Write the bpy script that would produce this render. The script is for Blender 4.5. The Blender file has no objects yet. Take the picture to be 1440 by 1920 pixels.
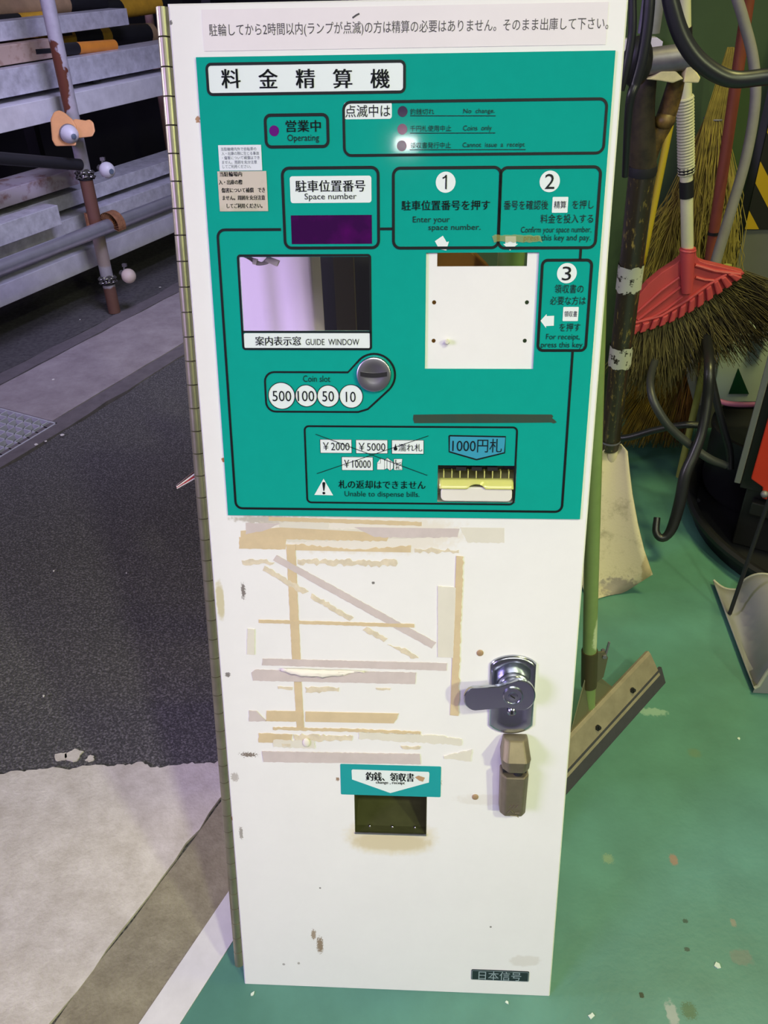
import bpy, bmesh, math, random
from mathutils import Vector, Matrix
random.seed(7)
V = Vector
C0 = bpy.context.scene.collection
# ------------------------------------------------------------------ camera
FPX = 1540.0
CAM = V((0.036393, -0.59976361, 1.29743439))
R = Matrix(((0.99870831, 0.01127681, -0.04954335),
            (0.0470603, -0.57294094, 0.81824446),
            (-0.01915823, -0.81951907, -0.57273157)))
cd = bpy.data.cameras.new('camera'); cam = bpy.data.objects.new('camera', cd); C0.objects.link(cam)
cd.sensor_fit = 'VERTICAL'; cd.sensor_height = 36.0; cd.lens = FPX / 1920.0 * 36.0; cd.clip_start = .02
M = Matrix.Identity(4)
for i in range(3):
    M[i][0] = R[i][0]; M[i][1] = -R[i][1]; M[i][2] = -R[i][2]; M[i][3] = CAM[i]
cam.matrix_world = M
sc = bpy.context.scene
sc.camera = cam
sc.view_settings.view_transform = 'Standard'; sc.view_settings.look = 'None'
sc.view_settings.gamma = 1.0; sc.view_settings.exposure = -0.05
sc.view_settings.use_curve_mapping = False
# ------------------------------------------------------------------ light
w = bpy.data.worlds.new('world'); sc.world = w; w.use_nodes = True
w.node_tree.nodes['Background'].inputs[0].default_value = (.80, .80, .78, 1)
w.node_tree.nodes['Background'].inputs[1].default_value = 0.11
def area(name, loc, aim, sx, sy, power, col, spread=180):
    l = bpy.data.lights.new(name, 'AREA'); l.shape = 'RECTANGLE'; l.size = sx; l.size_y = sy
    l.energy = power; l.color = col; l.spread = math.radians(spread)
    o = bpy.data.objects.new(name, l); C0.objects.link(o); o.location = loc
    o.rotation_euler = (V(aim) - V(loc)).to_track_quat('-Z', 'Y').to_euler()
    return o
AIM = V((0, .12, .45))
area('ceiling_lamp_main', (0.1, -1.6, 2.6), V((0, -.05, .2)), 1.2, .6, 6.2, (1, .97, 1), 95)
area('ceiling_lamp_green_a', AIM + V((.60, -.607, .489)) * 4.0, AIM, .20, .20, 6.3, (.92, 1.0, .53), 62)
area('ceiling_lamp_green_b', AIM + V((.34, -.524, .80)) * 4.0, AIM, .20, .20, 6.1, (.92, 1.0, .55), 62)
area('daylight_left', AIM + V((-.72, -.62, .46)) * 4.0, V((-.15, .3, .35)), 1.2, 1.2, 98, (.60, .44, 1.0))
area('rack_fill', (-.35, 1.7, 2.0), V((-1.45, 3.0, .55)), .6, .4, 13.5, (.64, .62, 1.0), 110)  # unseen fill light, added to brighten the stacked beams
area('back_board_fill', (-1.9, .38, 1.5), (-.2, .46, .75), .4, .4, 2.6, (.86, .76, 1.0), 50)  # added fill that lifts the white board behind the door
area('right_floor_fill', (1.15, .7, 2.6), (.95, 1.0, 0), .4, .4, 8, (1.0, .94, .34), 85)  # added yellow-green fill to brighten the floor on the right
area('spot_reflection_lamp', (-0.09, -3.42, 2.6), (0, .3, 1.1), .11, .06, 1.0, (1, 1, 1))

# ------------------------------------------------------------------ pixel helpers (photo frame 1440x1920)
def ray(x, y): return R @ V((x - 720.0, y - 960.0, FPX))
def F(x, y, z=0.0):
    d = ray(x, y); return CAM + d * ((z - CAM.z) / d.z)
def P(x, y, Y):
    d = ray(x, y); return CAM + d * ((Y - CAM.y) / d.y)
DV = V((.40, .9165, 0)); NV = V((-.9165, .40, 0)); P0 = V((-1.307, 2.733, 0))
def PL(x, y, off=0.0):
    d = ray(x, y); q = P0 + NV * off; return CAM + d * ((q - CAM).dot(NV) / d.dot(NV))
def PN(x, y, p, n):
    d = ray(x, y); return CAM + d * ((p - CAM).dot(n) / d.dot(n))
def depth(p): return (p - CAM).dot(V((R[0][2], R[1][2], R[2][2])))
LEAN = math.radians(16.194)
DN = V((0, -math.cos(LEAN), math.sin(LEAN)))       # door outward normal
DU = V((0, math.sin(LEAN), math.cos(LEAN)))        # door up
def D(x, y, h=0.0):
    """photo pixel -> door-local (u, v) on the plane standing h off the door face"""
    d = ray(x, y); q = DN * h
    p = CAM + d * ((q - CAM).dot(DN) / d.dot(DN))
    return (p.x, p.dot(DU))
def ST(s, t, z=0.0): return NV * s + DV * t + V((0, 0, z))
# ------------------------------------------------------------------ materials
def lin(c): c /= 255.0; return c / 12.92 if c <= .04045 else ((c + .055) / 1.055) ** 2.4
def S(r, g, b): return (lin(r), lin(g), lin(b), 1)
def mat(name, col, rough=.5, metal=0.0, var=0.0, scale=30.0, bump=0.0, bscale=200.0, col2=None, thr=None,
        alpha=None, trans=0.0, coat=0.0, spec=.5, stretch=None, detail=6.0):
    m = bpy.data.materials.new(name); m.use_nodes = True
    nt = m.node_tree; b = nt.nodes['Principled BSDF']; L = nt.links.new
    b.inputs['Base Color'].default_value = col; b.inputs['Roughness'].default_value = rough
    b.inputs['Metallic'].default_value = metal; b.inputs['Specular IOR Level'].default_value = spec
    b.inputs['Coat Weight'].default_value = coat; b.inputs['Coat Roughness'].default_value = .06
    if trans: b.inputs['Transmission Weight'].default_value = trans
    tc = nt.nodes.new('ShaderNodeTexCoord'); co = tc.outputs['Object']
    if stretch:
        mp = nt.nodes.new('ShaderNodeMapping'); mp.inputs['Scale'].default_value = stretch
        L(co, mp.inputs['Vector']); co = mp.outputs['Vector']
    if var or col2:
        n = nt.nodes.new('ShaderNodeTexNoise'); n.inputs['Scale'].default_value = scale
        n.inputs['Detail'].default_value = detail; n.inputs['Roughness'].default_value = .74 if detail >= 8 else .62
        L(co, n.inputs['Vector'])
        r = nt.nodes.new('ShaderNodeValToRGB')
        a, z = thr or (.3, .7)
        r.color_ramp.elements[0].position = a; r.color_ramp.elements[1].position = z
        if col2: c1, c2 = col, col2
        else:
            c1 = tuple(min(1, c * (1 - var)) for c in col[:3]) + (1,)
            c2 = tuple(min(1, c * (1 + var)) for c in col[:3]) + (1,)
        r.color_ramp.elements[0].color = c1; r.color_ramp.elements[1].color = c2
        L(n.outputs['Fac'], r.inputs['Fac']); L(r.outputs['Color'], b.inputs['Base Color'])
    if bump:
        n2 = nt.nodes.new('ShaderNodeTexNoise'); n2.inputs['Scale'].default_value = bscale
        n2.inputs['Detail'].default_value = 4; L(co, n2.inputs['Vector'])
        bp = nt.nodes.new('ShaderNodeBump'); bp.inputs['Strength'].default_value = bump; bp.inputs['Distance'].default_value = .004
        L(n2.outputs['Fac'], bp.inputs['Height']); L(bp.outputs['Normal'], b.inputs['Normal'])
    if alpha is not None: b.inputs['Alpha'].default_value = alpha
    return m
def layered(m, spots, ax=2, nsc=130, soft=.55):
    """add irregular stain spots (object-space boxes): (cx, cz, rx, rz, colour, amount, noise)"""
    nt = m.node_tree; L = nt.links.new; b = nt.nodes['Principled BSDF']
    inp = b.inputs['Base Color']
    src = inp.links[0].from_socket if inp.links else None
    tc = nt.nodes.new('ShaderNodeTexCoord'); sp = nt.nodes.new('ShaderNodeSeparateXYZ'); L(tc.outputs['Object'], sp.inputs[0])
    nz = nt.nodes.new('ShaderNodeTexNoise'); nz.inputs['Scale'].default_value = nsc; nz.inputs['Detail'].default_value = 5
    L(tc.outputs['Object'], nz.inputs['Vector'])
    nf = nt.nodes.new('ShaderNodeTexNoise'); nf.inputs['Scale'].default_value = 520; nf.inputs['Detail'].default_value = 4; L(tc.outputs['Object'], nf.inputs['Vector'])
    def mth(op, a, bb=None):
        n = nt.nodes.new('ShaderNodeMath'); n.operation = op
        for i, q in enumerate((a, bb)):
            if q is None: continue
            if isinstance(q, (int, float)): n.inputs[i].default_value = q
            else: L(q, n.inputs[i])
        return n.outputs[0]
    for (cx, cz, rx, rz, col, amt, ns) in spots:
        dx = mth('DIVIDE', mth('SUBTRACT', sp.outputs[0], cx), rx); dz = mth('DIVIDE', mth('SUBTRACT', sp.outputs[ax], cz), rz)
        r = mth('SQRT', mth('ADD', mth('POWER', mth('ABSOLUTE', dx), 2.6), mth('POWER', mth('ABSOLUTE', dz), 2.6)))
        r = mth('ADD', r, mth('MULTIPLY', mth('SUBTRACT', (nf if max(rx, rz) < .02 else nz).outputs['Fac'], .5), ns * (2.2 if max(rx, rz) < .02 else 1)))
        mr = nt.nodes.new('ShaderNodeMapRange'); mr.interpolation_type = 'SMOOTHSTEP'
        mr.inputs[1].default_value = 1.0; mr.inputs[2].default_value = soft; mr.inputs[3].default_value = 0; mr.inputs[4].default_value = amt
        L(r, mr.inputs[0])
        mx = nt.nodes.new('ShaderNodeMix'); mx.data_type = 'RGBA'; L(mr.outputs[0], mx.inputs[0])
        if src is None: mx.inputs[6].default_value = inp.default_value
        else: L(src, mx.inputs[6])
        mx.inputs[7].default_value = col; src = mx.outputs[2]
    L(src, inp); return m
def glass(name, tint, amount=.9, rough=.03):
    m = bpy.data.materials.new(name); m.use_nodes = True; nt = m.node_tree; L = nt.links.new
    for n in list(nt.nodes):
        if n.type != 'OUTPUT_MATERIAL': nt.nodes.remove(n)
    out = nt.nodes['Material Output']
    t = nt.nodes.new('ShaderNodeBsdfTransparent'); t.inputs[0].default_value = tint
    g = nt.nodes.new('ShaderNodeBsdfGlossy'); g.inputs['Roughness'].default_value = rough
    f = nt.nodes.new('ShaderNodeFresnel'); f.inputs[0].default_value = 1.45
    mx = nt.nodes.new('ShaderNodeMixShader'); L(f.outputs[0], mx.inputs[0]); L(t.outputs[0], mx.inputs[1]); L(g.outputs[0], mx.inputs[2])
    L(mx.outputs[0], out.inputs[0]); return m
# ------------------------------------------------------------------ mesh builder
ORG = {}
class MB:
    def __init__(s): s.v = []; s.f = []
    def add(s, vs, fs):
        o = len(s.v); s.v += [V(q) for q in vs]; s.f += [[i + o for i in q] for q in fs]; return s
    def box(s, c, size, rot=None):
        x, y, z = (k / 2 for k in size); c = V(c)
        vs = [V((i * x, j * y, k * z)) for i in (-1, 1) for j in (-1, 1) for k in (-1, 1)]
        if rot is not None: vs = [rot @ q for q in vs]
        return s.add([c + q for q in vs], [(0, 1, 3, 2), (4, 6, 7, 5), (0, 4, 5, 1), (2, 3, 7, 6), (0, 2, 6, 4), (1, 5, 7, 3)])
    def rbox(s, c, size, r, rot=None, axis='y'):
        """box with rounded corners in the plane across `axis`"""
        x, y, z = (k / 2 for k in size)
        if axis == 'y': pts = rr(-x, -z, x, z, r); ring = lambda h: [V((a, h, b)) for a, b in pts]; h = y
        elif axis == 'z': pts = rr(-x, -y, x, y, r); ring = lambda h: [V((a, b, h)) for a, b in pts]; h = z
        else: pts = rr(-y, -z, y, z, r); ring = lambda h: [V((h, a, b)) for a, b in pts]; h = x
        A, B = ring(-h), ring(h); n = len(A); vs = A + B
        if rot is not None: vs = [rot @ q for q in vs]
        fs = [list(range(n)), list(range(2 * n - 1, n - 1, -1))] + [(i, i + n, (i + 1) % n + n, (i + 1) % n) for i in range(n)]
        return s.add([V(c) + q for q in vs], fs)
    def tube(s, pts, r, n=12, caps=True):
        pts = [V(p) for p in pts]; k = len(pts)
        rs = r if isinstance(r, (list, tuple)) else [r] * k
        vs = []; prev = None
        for i, p in enumerate(pts):
            t = (pts[min(i + 1, k - 1)] - pts[max(i - 1, 0)]).normalized()
            if prev is None:
                a = t.orthogonal().normalized()
            else:
                a = (prev - t * prev.dot(t)).normalized()
            prev = a; b = t.cross(a)
            for j in range(n):
                th = 2 * math.pi * j / n
                vs.append(p + (a * math.cos(th) + b * math.sin(th)) * rs[i])
        fs = [(i * n + j, i * n + (j + 1) % n, (i + 1) * n + (j + 1) % n, (i + 1) * n + j) for i in range(k - 1) for j in range(n)]
        if caps: fs += [list(range(n - 1, -1, -1)), [(k - 1) * n + j for j in range(n)]]
        return s.add(vs, fs)
    def prism(s, poly, vec):
        poly = [V(p) for p in poly]; n = len(poly); vec = V(vec)
        fs = [list(range(n)), list(range(2 * n - 1, n - 1, -1))] + [(i, i + n, (i + 1) % n + n, (i + 1) % n) for i in range(n)]
        return s.add(poly + [p + vec for p in poly], fs)
    def poly(s, pts): return s.add(pts, [list(range(len(pts)))])
    def ring(s, A, B):
        n = len(A); return s.add(list(A) + list(B), [(i, (i + 1) % n, (i + 1) % n + n, i + n) for i in range(n)])
    def lathe(s, prof, o, ax, n=24, cap=True):
        """profile of (radius, height) along axis ax from o"""
        o = V(o); ax = V(ax).normalized(); a = ax.orthogonal().normalized(); b = ax.cross(a); vs = []
        for r, h in prof:
            for j in range(n):
                th = 2 * math.pi * j / n; vs.append(o + ax * h + (a * math.cos(th) + b * math.sin(th)) * r)
        k = len(prof)
        fs = [(i * n + j, i * n + (j + 1) % n, (i + 1) * n + (j + 1) % n, (i + 1) * n + j) for i in range(k - 1) for j in range(n)]
        if cap: fs += [list(range(n - 1, -1, -1)), [(k - 1) * n + j for j in range(n)]]
        return s.add(vs, fs)
    def ball(s, c, r, n=20, sc=(1, 1, 1), rot=None):
        prof = []; vs = []; c = V(c); m = n // 2
        for i in range(m + 1):
            th = math.pi * i / m
            for j in range(n):
                ph = 2 * math.pi * j / n
                q = V((math.sin(th) * math.cos(ph) * sc[0], math.sin(th) * math.sin(ph) * sc[1], math.cos(th) * sc[2])) * r
                vs.append(c + (rot @ q if rot is not None else q))
        return s.add(vs, [(i * n + j, i * n + (j + 1) % n, (i + 1) * n + (j + 1) % n, (i + 1) * n + j) for i in range(m) for j in range(n)])
    def torus(s, c, R_, r, rot=None, n=16, k=8, sx=1.0):
        vs = []
        for i in range(n):
            a = 2 * math.pi * i / n
            for j in range(k):
                b = 2 * math.pi * j / k
                q = V(((R_ + r * math.cos(b)) * math.cos(a) * sx, (R_ + r * math.cos(b)) * math.sin(a), r * math.sin(b)))
                vs.append(V(c) + (rot @ q if rot is not None else q))
        return s.add(vs, [(i * k + j, ((i + 1) % n) * k + j, ((i + 1) % n) * k + (j + 1) % k, i * k + (j + 1) % k) for i in range(n) for j in range(k)])
    def strand(s, pts, r0, r1): 
        k = len(pts); return s.tube(pts, [r0 + (r1 - r0) * i / (k - 1) for i in range(k)], 3, False)
    def build(s, name, m, parent=None, smooth=False, bevel=0, angle=40, recalc=True, mods=()):
        o0 = ORG.get(parent.name, V((0, 0, 0))) if parent else V((0, 0, 0))
        me = bpy.data.meshes.new(name); me.from_pydata([tuple(q - o0) for q in s.v], [], s.f)
        if recalc:
            bm = bmesh.new(); bm.from_mesh(me); bmesh.ops.remove_doubles(bm, verts=bm.verts, dist=1e-7)
            bmesh.ops.recalc_face_normals(bm, faces=bm.faces); bm.to_mesh(me); bm.free()
        me.materials.append(m)
        if smooth:
            me.shade_smooth() if hasattr(me, 'shade_smooth') else None
            me.set_sharp_from_angle(angle=math.radians(angle))
        o = bpy.data.objects.new(name, me); C0.objects.link(o)
        if parent: o.parent = parent; ORG[o.name] = o0
        if bevel:
            bv = o.modifiers.new('bevel', 'BEVEL'); bv.width = bevel; bv.segments = 2; bv.limit_method = 'ANGLE'
        return o
def rr(x0, y0, x1, y1, r, n=6):
    pts = []
    for cx, cy, a0 in ((x1 - r, y1 - r, 0), (x0 + r, y1 - r, 90), (x0 + r, y0 + r, 180), (x1 - r, y0 + r, 270)):
        for i in range(n + 1):
            a = math.radians(a0 + 90 * i / n); pts.append((cx + r * math.cos(a), cy + r * math.sin(a)))
    return pts
def thing(name, loc, label, cat, group=None):
    o = bpy.data.objects.new(name, None); C0.objects.link(o); o.location = loc; o.empty_display_size = .05
    ORG[o.name] = V(loc); o['label'] = label; o['category'] = cat
    if group: o['group'] = group
    return o
def tag(o, label, cat, group=None):
    o['label'] = label; o['category'] = cat
    if group: o['group'] = group
    return o
def struct(o): o['kind'] = 'structure'; return o
def lab(o, t): o['label'] = t; return o
def spline(pts, n=10):
    """Catmull-Rom through 3-D points"""
    pts = [V(p) for p in pts]; q = [pts[0] * 2 - pts[1]] + pts + [pts[-1] * 2 - pts[-2]]; out = []
    for i in range(1, len(q) - 2):
        for k in range(n):
            t = k / n; a, b, c, d = q[i - 1], q[i], q[i + 1], q[i + 2]
            out.append(.5 * ((2 * b) + (c - a) * t + (2 * a - 5 * b + 4 * c - d) * t * t + (3 * b - a - 3 * c + d) * t ** 3))
    out.append(pts[-1]); return out
# ================================================================== SETTING
def slab(name, st, z1, z0, m):
    mb = MB(); mb.prism([ST(s, t, z0) for s, t in st], (0, 0, z1 - z0)); return struct(mb.build(name, m))
def wob(s0, s1, t0, t1, n, a0=0.0, a1=0.0):
    """band outline between s0 and s1 with slightly broken long edges"""
    A = [(s0 + random.uniform(-a0, a0), t0 + (t1 - t0) * i / n) for i in range(n + 1)]
    B = [(s1 + random.uniform(-a1, a1), t1 + (t0 - t1) * i / n) for i in range(n + 1)]
    return A + B
m_green = layered(mat('green_floor_paint', S(83, 132, 119), .42, var=.14, scale=7, bump=.08, bscale=90),
    [(F(x, y).x, F(x, y).y, rx, ry, c, a, n) for x, y, rx, ry, c, a, n in ((1263, 1612, .008, .012, S(150, 118, 100), .8, .8), (1292, 1895, .012, .014, S(70, 100, 70), .8, 1), (1285, 1727, .005, .004, S(50, 76, 66), .9, .6), (1288, 1780, .005, .004, S(50, 70, 66), .9, .6), (1203, 1866, .004, .005, S(36, 54, 44), 1, .5), (1390, 1795, .02, .014, S(112, 124, 114), .7, 1), (1225, 1335, .03, .012, S(170, 196, 176), .5, 1.6), (1302, 1412, .014, .012, S(104, 130, 100), .6, 1), (1140, 1610, .01, .01, S(140, 158, 120), .6, 1.5), (1375, 1730, .005, .008, S(150, 134, 118), .6, .8), (1260, 1900, .010, .02, S(176, 176, 172), .6, 1.6))], ax=1)
m_asph = mat('asphalt', S(72, 71, 71), .85, col2=S(150, 146, 146), scale=210, thr=(.47, .78), bump=1.0, bscale=190, detail=5)
m_apron = mat('worn_concrete', S(182, 174, 160), .8, col2=S(230, 224, 214), scale=20, thr=(.25, .75), bump=.3, bscale=160, detail=10)
m_band = mat('dirty_concrete', S(118, 110, 90), .85, col2=S(166, 159, 136), scale=28, thr=(.25, .75), bump=.4, bscale=200, detail=10)
m_line = mat('white_line_paint', S(222, 220, 222), .6, var=.06, scale=25)
m_kerb = mat('kerb_concrete', S(138, 128, 130), .8, col2=S(172, 164, 164), scale=9, thr=(.3, .7), bump=.2, bscale=150, detail=8)
m_margin = mat('kerb_margin_concrete', S(108, 102, 104), .85, var=.18, scale=24, bump=.4)
m_dgrnd = mat('dark_ground', S(92, 90, 90), .9, col2=S(66, 64, 66), scale=60, thr=(.4, .7), bump=.5)
m_base = mat('soil', S(40, 38, 36), .95)
slab('ground_base', [(-3, -2.5), (5, -2.5), (5, 7), (-3, 7)], -.03, -.05, m_base)
slab('floor', [(-2.6, -.45), (.263, -.45), (.263, 6), (-2.6, 6)], 0, -.028, m_green)
slab('unseen_grey_floor', [(-2.6, -3.5), (.263, -3.5), (.263, -.454), (-2.6, -.454)], 0, -.028, mat('grey_concrete', S(170, 168, 168), .8, var=.1, scale=9))  # unseen grey floor, added so the chrome lever mirrors grey
slab('trim_1', wob(.2634, .317, -1.8, 5.5, 40, 0, .0012), .0012, -.028, m_line)
slab('concrete_band', wob(.3173, .432, -1.8, 5.5, 90, .0015, .0035), -.001, -.028, m_band)
slab('asphalt_ground', [(.428, -1.8), (1.735, -1.8)] + [(1.735 + random.uniform(-.012, .012), -1.8 + i * .1) for i in range(78)] + [(.428, 6)], -.006, -.028, m_asph)
# worn concrete apron with a ragged far edge
xe = [(407, 1428), (380, 1432), (345, 1430), (310, 1436), (285, 1438), (262, 1429), (235, 1433), (200, 1436), (160, 1434), (130, 1440), (90, 1440), (50, 1446), (20, 1447), (-40, 1455), (-160, 1465), (-400, 1480)]
ed = [F(*p) for p in xe]
poly = [(q.dot(NV), q.dot(DV)) for q in ed]
poly2 = []
for i in range(len(poly) - 1):
    for k in range(5):
        a = k / 5; poly2.append((poly[i][0] * (1 - a) + poly[i + 1][0] * a + random.uniform(-.003, .003), poly[i][1] * (1 - a) + poly[i + 1][1] * a + random.uniform(-.003, .003)))
poly2 = [(.436, poly2[0][1])] + poly2 + [poly[-1], (1.72, -1.8)]
crack = [(.436 + random.uniform(-.0035, .0035), -1.8 + (poly2[0][1] + 1.8) * i / 60) for i in range(60)]
slab('concrete_apron', poly2 + crack, 0, -.0055, m_apron)
# patches of apron cement spilt on the asphalt
for k, (x, y, r) in enumerate([(112, 1417, .013), (138, 1412, .017), (168, 1420, .009)]):
    q = F(x, y); ang = [i * math.pi * 2 / 14 for i in range(14)]
    mb = MB(); mb.prism([q + V((math.cos(a), math.sin(a), 0)) * r * random.uniform(.55, 1.1) + V((0, 0, -.006)) for a in ang], (0, 0, .003))
    tag(mb.build('cement_splash', m_apron), ['leftmost pale cement splash on the asphalt by the apron edge', 'larger middle pale cement splash on the asphalt by the apron edge', 'small rightmost pale cement splash on the asphalt by the apron edge'][k], 'splash', 'cement splashes at the apron edge')
# kerb strip: margin, strip with a pit for the drain, far strips
slab('kerb_margin', wob(1.738, 1.808, -1.8, 6, 80, .006, .002), -.001, -.028, m_margin)
G0, G1, H0, H1 = .60, 1.128, 1.785, 2.125
slab('concrete_kerb', wob(1.812, 2.186, G1 + .004, 6, 60, .0015, .004), 0, -.028, m_kerb)
slab('concrete_kerb.001', wob(H1 + .004, 2.186, -1.8, G1, 40, 0, .004), 0, -.028, m_kerb)
slab('concrete_kerb.002', wob(1.812, H1, -1.8, G0 - .004, 10), 0, -.028, m_kerb)
slab('kerb_edge', wob(2.194, 2.27, -1.8, 6, 60, .003, .01), -.001, -.028, m_margin)
slab('ground_far', [(2.27, -1.8), (5, -1.8), (5, 7), (2.27, 7)], -.003, -.028, m_dgrnd)
# walls
m_gwall = mat('olive_green_wall', S(64, 88, 50), .6, var=.1, scale=6)
m_col = mat('grey_column_paint', S(108, 110, 104), .7, var=.06, scale=12)
m_dark = mat('dark_backdrop_wall', S(34, 33, 38), .9, var=.2, scale=4)
YW = 1.80
xr = P(1352, 560, YW).x
mb = MB(); mb.box(((.16 + xr) / 2, YW + .06, 1.3), (xr - .16, .12, 2.6)); struct(mb.build('wall_back', m_gwall))
mb = MB(); mb.box((xr + .5, YW - .06 + .15, 1.3), (1.0, .30, 2.6)); struct(mb.build('wall_right', m_col))
mb = MB(); a = ST(3.75, -2.2); mb.prism([ST(3.75, -2.2), ST(3.75, 6), ST(3.85, 6), ST(3.85, -2.2)], (0, 0, 2.8)); struct(mb.build('wall_left', m_dark))
mb = MB(); mb.prism([ST(3.75, 5.2), ST(-1.0, 5.2), ST(-1.0, 5.3), ST(3.75, 5.3)], (0, 0, 2.8)); struct(mb.build('wall_far', m_dark))

# ------------------------------------------------------------------ drain grating
m_galv = mat('galvanised_grating', S(190, 192, 198), .55, metal=.1, var=.12, scale=40)
m_pit = mat('drain_pit', S(52, 52, 56), .9)
slab('drain_bottom', [(H0, G0), (H1, G0), (H1, G1), (H0, G1)], -.0285, -.0298, mat('drain_pit_shade', S(16, 16, 18), .6))  # near-black sheet paints in the shade of a deeper pit
g = thing('drain_grating', ST(1.955, .86, -.02), 'grey steel drain grating set in the concrete kerb strip', 'drain grating')
mb = MB()
for s0, s1, t0, t1 in ((H0, H0 + .006, G0, G1), (H1 - .006, H1, G0, G1)): mb.prism([ST(s0, t0, -.028), ST(s1, t0, -.028), ST(s1, t1, -.028), ST(s0, t1, -.028)], (0, 0, .028))
for t0 in (G0, G1 - .006): mb.prism([ST(H0, t0, -.028), ST(H1, t0, -.028), ST(H1, t0 + .006, -.028), ST(H0, t0 + .006, -.028)], (0, 0, .028))
mb.build('frame', m_galv, g)
mb = MB(); n = 14
for i in range(1, n):
    t = G0 + (G1 - G0) * i / n; mb.prism([ST(H0, t - .0022, -.026), ST(H1, t - .0022, -.026), ST(H1, t + .0022, -.026), ST(H0, t + .0022, -.026)], (0, 0, .025))
for i in range(1, 9):
    s = H0 + (H1 - H0) * i / 9; mb.prism([ST(s - .002, G0, -.020), ST(s + .002, G0, -.020), ST(s + .002, G1, -.020), ST(s - .002, G1, -.020)], (0, 0, .019))
mb.build('bars', m_galv, g)
# ------------------------------------------------------------------ LEFT: storage rack and steel beams
m_steel = mat('galvanised_steel', S(196, 196, 204), .45, metal=.3, var=.22, scale=30, bump=.05)
m_steel2 = mat('pale_zinc_steel', S(212, 211, 216), .5, metal=.2, var=.12, scale=18)
m_rusty = mat('rust_stained_zinc', S(176, 166, 174), .65, metal=.2, col2=S(120, 76, 62), scale=14, thr=(.52, .7))
m_beige = mat('rust_speckled_timber', S(168, 146, 132), .8, col2=S(120, 84, 66), scale=26, thr=(.5, .75))
m_iron = mat('blackened_steel', S(38, 38, 42), .6, metal=.3)
rk = thing('storage_rack', ST(P0.dot(NV) + .5, P0.dot(DV) + .3), 'dark steel storage rack carrying the stacked beams', 'rack')
s_p = P0.dot(NV); t_p = P0.dot(DV)
for tt in (-1.25, .35, 1.75):
    mb = MB(); q = ST(s_p + .62, t_p + tt); mb.box(q + V((0, 0, .62)), (.05, .05, 1.24)); mb.build('upright', m_iron, rk)
    for z, off0, tmax in ((.148, .15, 9), (.299, .12, 9), (.406, .17, 9), (.489, .15, .1), (.746, .10, 9), (.845, .15, 9), (.939, .2, .1), (1.010, .25, .5)):
        if tt > tmax: continue
        mb = MB()
        mb.prism([ST(s_p + off0 + .03, t_p + tt - .02, z - .012), ST(s_p + .62, t_p + tt - .02, z - .012), ST(s_p + .62, t_p + tt + .02, z - .012), ST(s_p + off0 + .03, t_p + tt + .02, z - .012)], (0, 0, .0115))
        mb.build('arm', m_iron, rk)
def beam(off, dep, za, zb, ta, tb, m, label, dz=0.0, solid=False, group='steel beams stacked in the rack'):
    """channel section: web towards the aisle, flanges to the back"""
    h = zb - za; th = .004
    pr = [(0, 0), (0, h), (dep, h), (dep, 0)] if solid else [(0, 0), (0, h), (dep, h), (dep, h - th), (th, h - th), (th, th), (dep, th), (dep, 0)]
    A = [ST(s_p + off + a, t_p + ta, za + b) for a, b in pr]; Bv = ST(0, tb - ta, dz)
    mb = MB(); mb.prism(A, Bv)
    return tag(mb.build('steel_beam' if not solid else 'timber_beam', m, bevel=.003), label, 'beam', group)
tt = lambda x, y, off: PL(x, y, off).dot(DV) - t_p
beam(.25, .10, 1.011, 1.072, -1.3, tt(240, 30, .25), m_steel, 'short grey steel beam on top of the rack, cut end by the striped pole')
beam(.20, .12, .94, 1.003, -1.3, tt(108, 90, .2), m_beige, 'beige rust-speckled timber beam behind the grey upright pipe', solid=True)
beam(.15, .14, .846, .935, -1.3, 1.9, m_steel, 'long steel beam directly below the orange rod tip')
beam(.10, .16, .747, .826, -1.3, 1.9, m_steel2, 'long bright steel beam passing just above the orange clamp cover')
beam(.15, .16, .49, .55, -1.3, tt(146, 330, .15), m_rusty, 'rust-stained steel beam ending behind the upper chain clamp')
beam(.17, .16, .407, .463, -1.3, 1.9, m_steel, 'steel beam just below the rust-stained beam, running right to the hinge')
beam(.04, .08, .40, .474, -1.3, tt(111, 412, .05), m_steel, 'short plain steel beam with a cut end just above the round pipe', group='steel beams stacked in the rack')
beam(.12, .20, .30, .385, -1.3, 1.9, m_steel, 'steel beam directly behind the round galvanised pipe')
beam(.15, .22, .149, .229, -1.3, 1.9, m_steel2, 'lowest pale steel beam just above the dark ground')
# striped and plain poles on the top of the rack
m_yel = mat('faded_yellow_paint', S(196, 150, 40), .6, var=.15, scale=30); m_blk = mat('black_rubber', S(24, 24, 28), .55, var=.2, scale=30)
m_tan = mat('tan_painted_pole', S(150, 124, 92), .7, var=.18, scale=20); m_org = mat('orange_plastic', S(205, 130, 46), .5, var=.08)
def pole(name, off, x0, y0, x1, y1, r, label, segs):
    """segs: list of (fraction_from, fraction_to, part name, material)"""
    a, b = PL(x0, y0, off), PL(x1, y1, off)
    t = thing(name, a, label, 'pole', 'poles lying on the rack')
    for f0, f1, nm, m in segs:
        mb = MB(); mb.tube([a.lerp(b, f0), a.lerp(b, f1)], r, 18); mb.build(nm, m, t, smooth=True)
pole('striped_pole', .42, 60, 76, 283, 63, .044, 'thick black and yellow striped pole lying behind the top beam', [(0, .28, 'yellow_band', m_yel), (.28, .5, 'black_band', m_blk), (.5, .58, 'yellow_band', m_yel), (.58, .95, 'black_band', m_blk), (.95, 1, 'end_cap', m_tan)])
pole('orange_rod', .22, 60, 97, 214, 85, .022, 'orange capped rod with black sleeve resting on the long steel beam', [(0, .52, 'sleeve', m_blk), (.52, 1, 'cap', m_org)])
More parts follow.
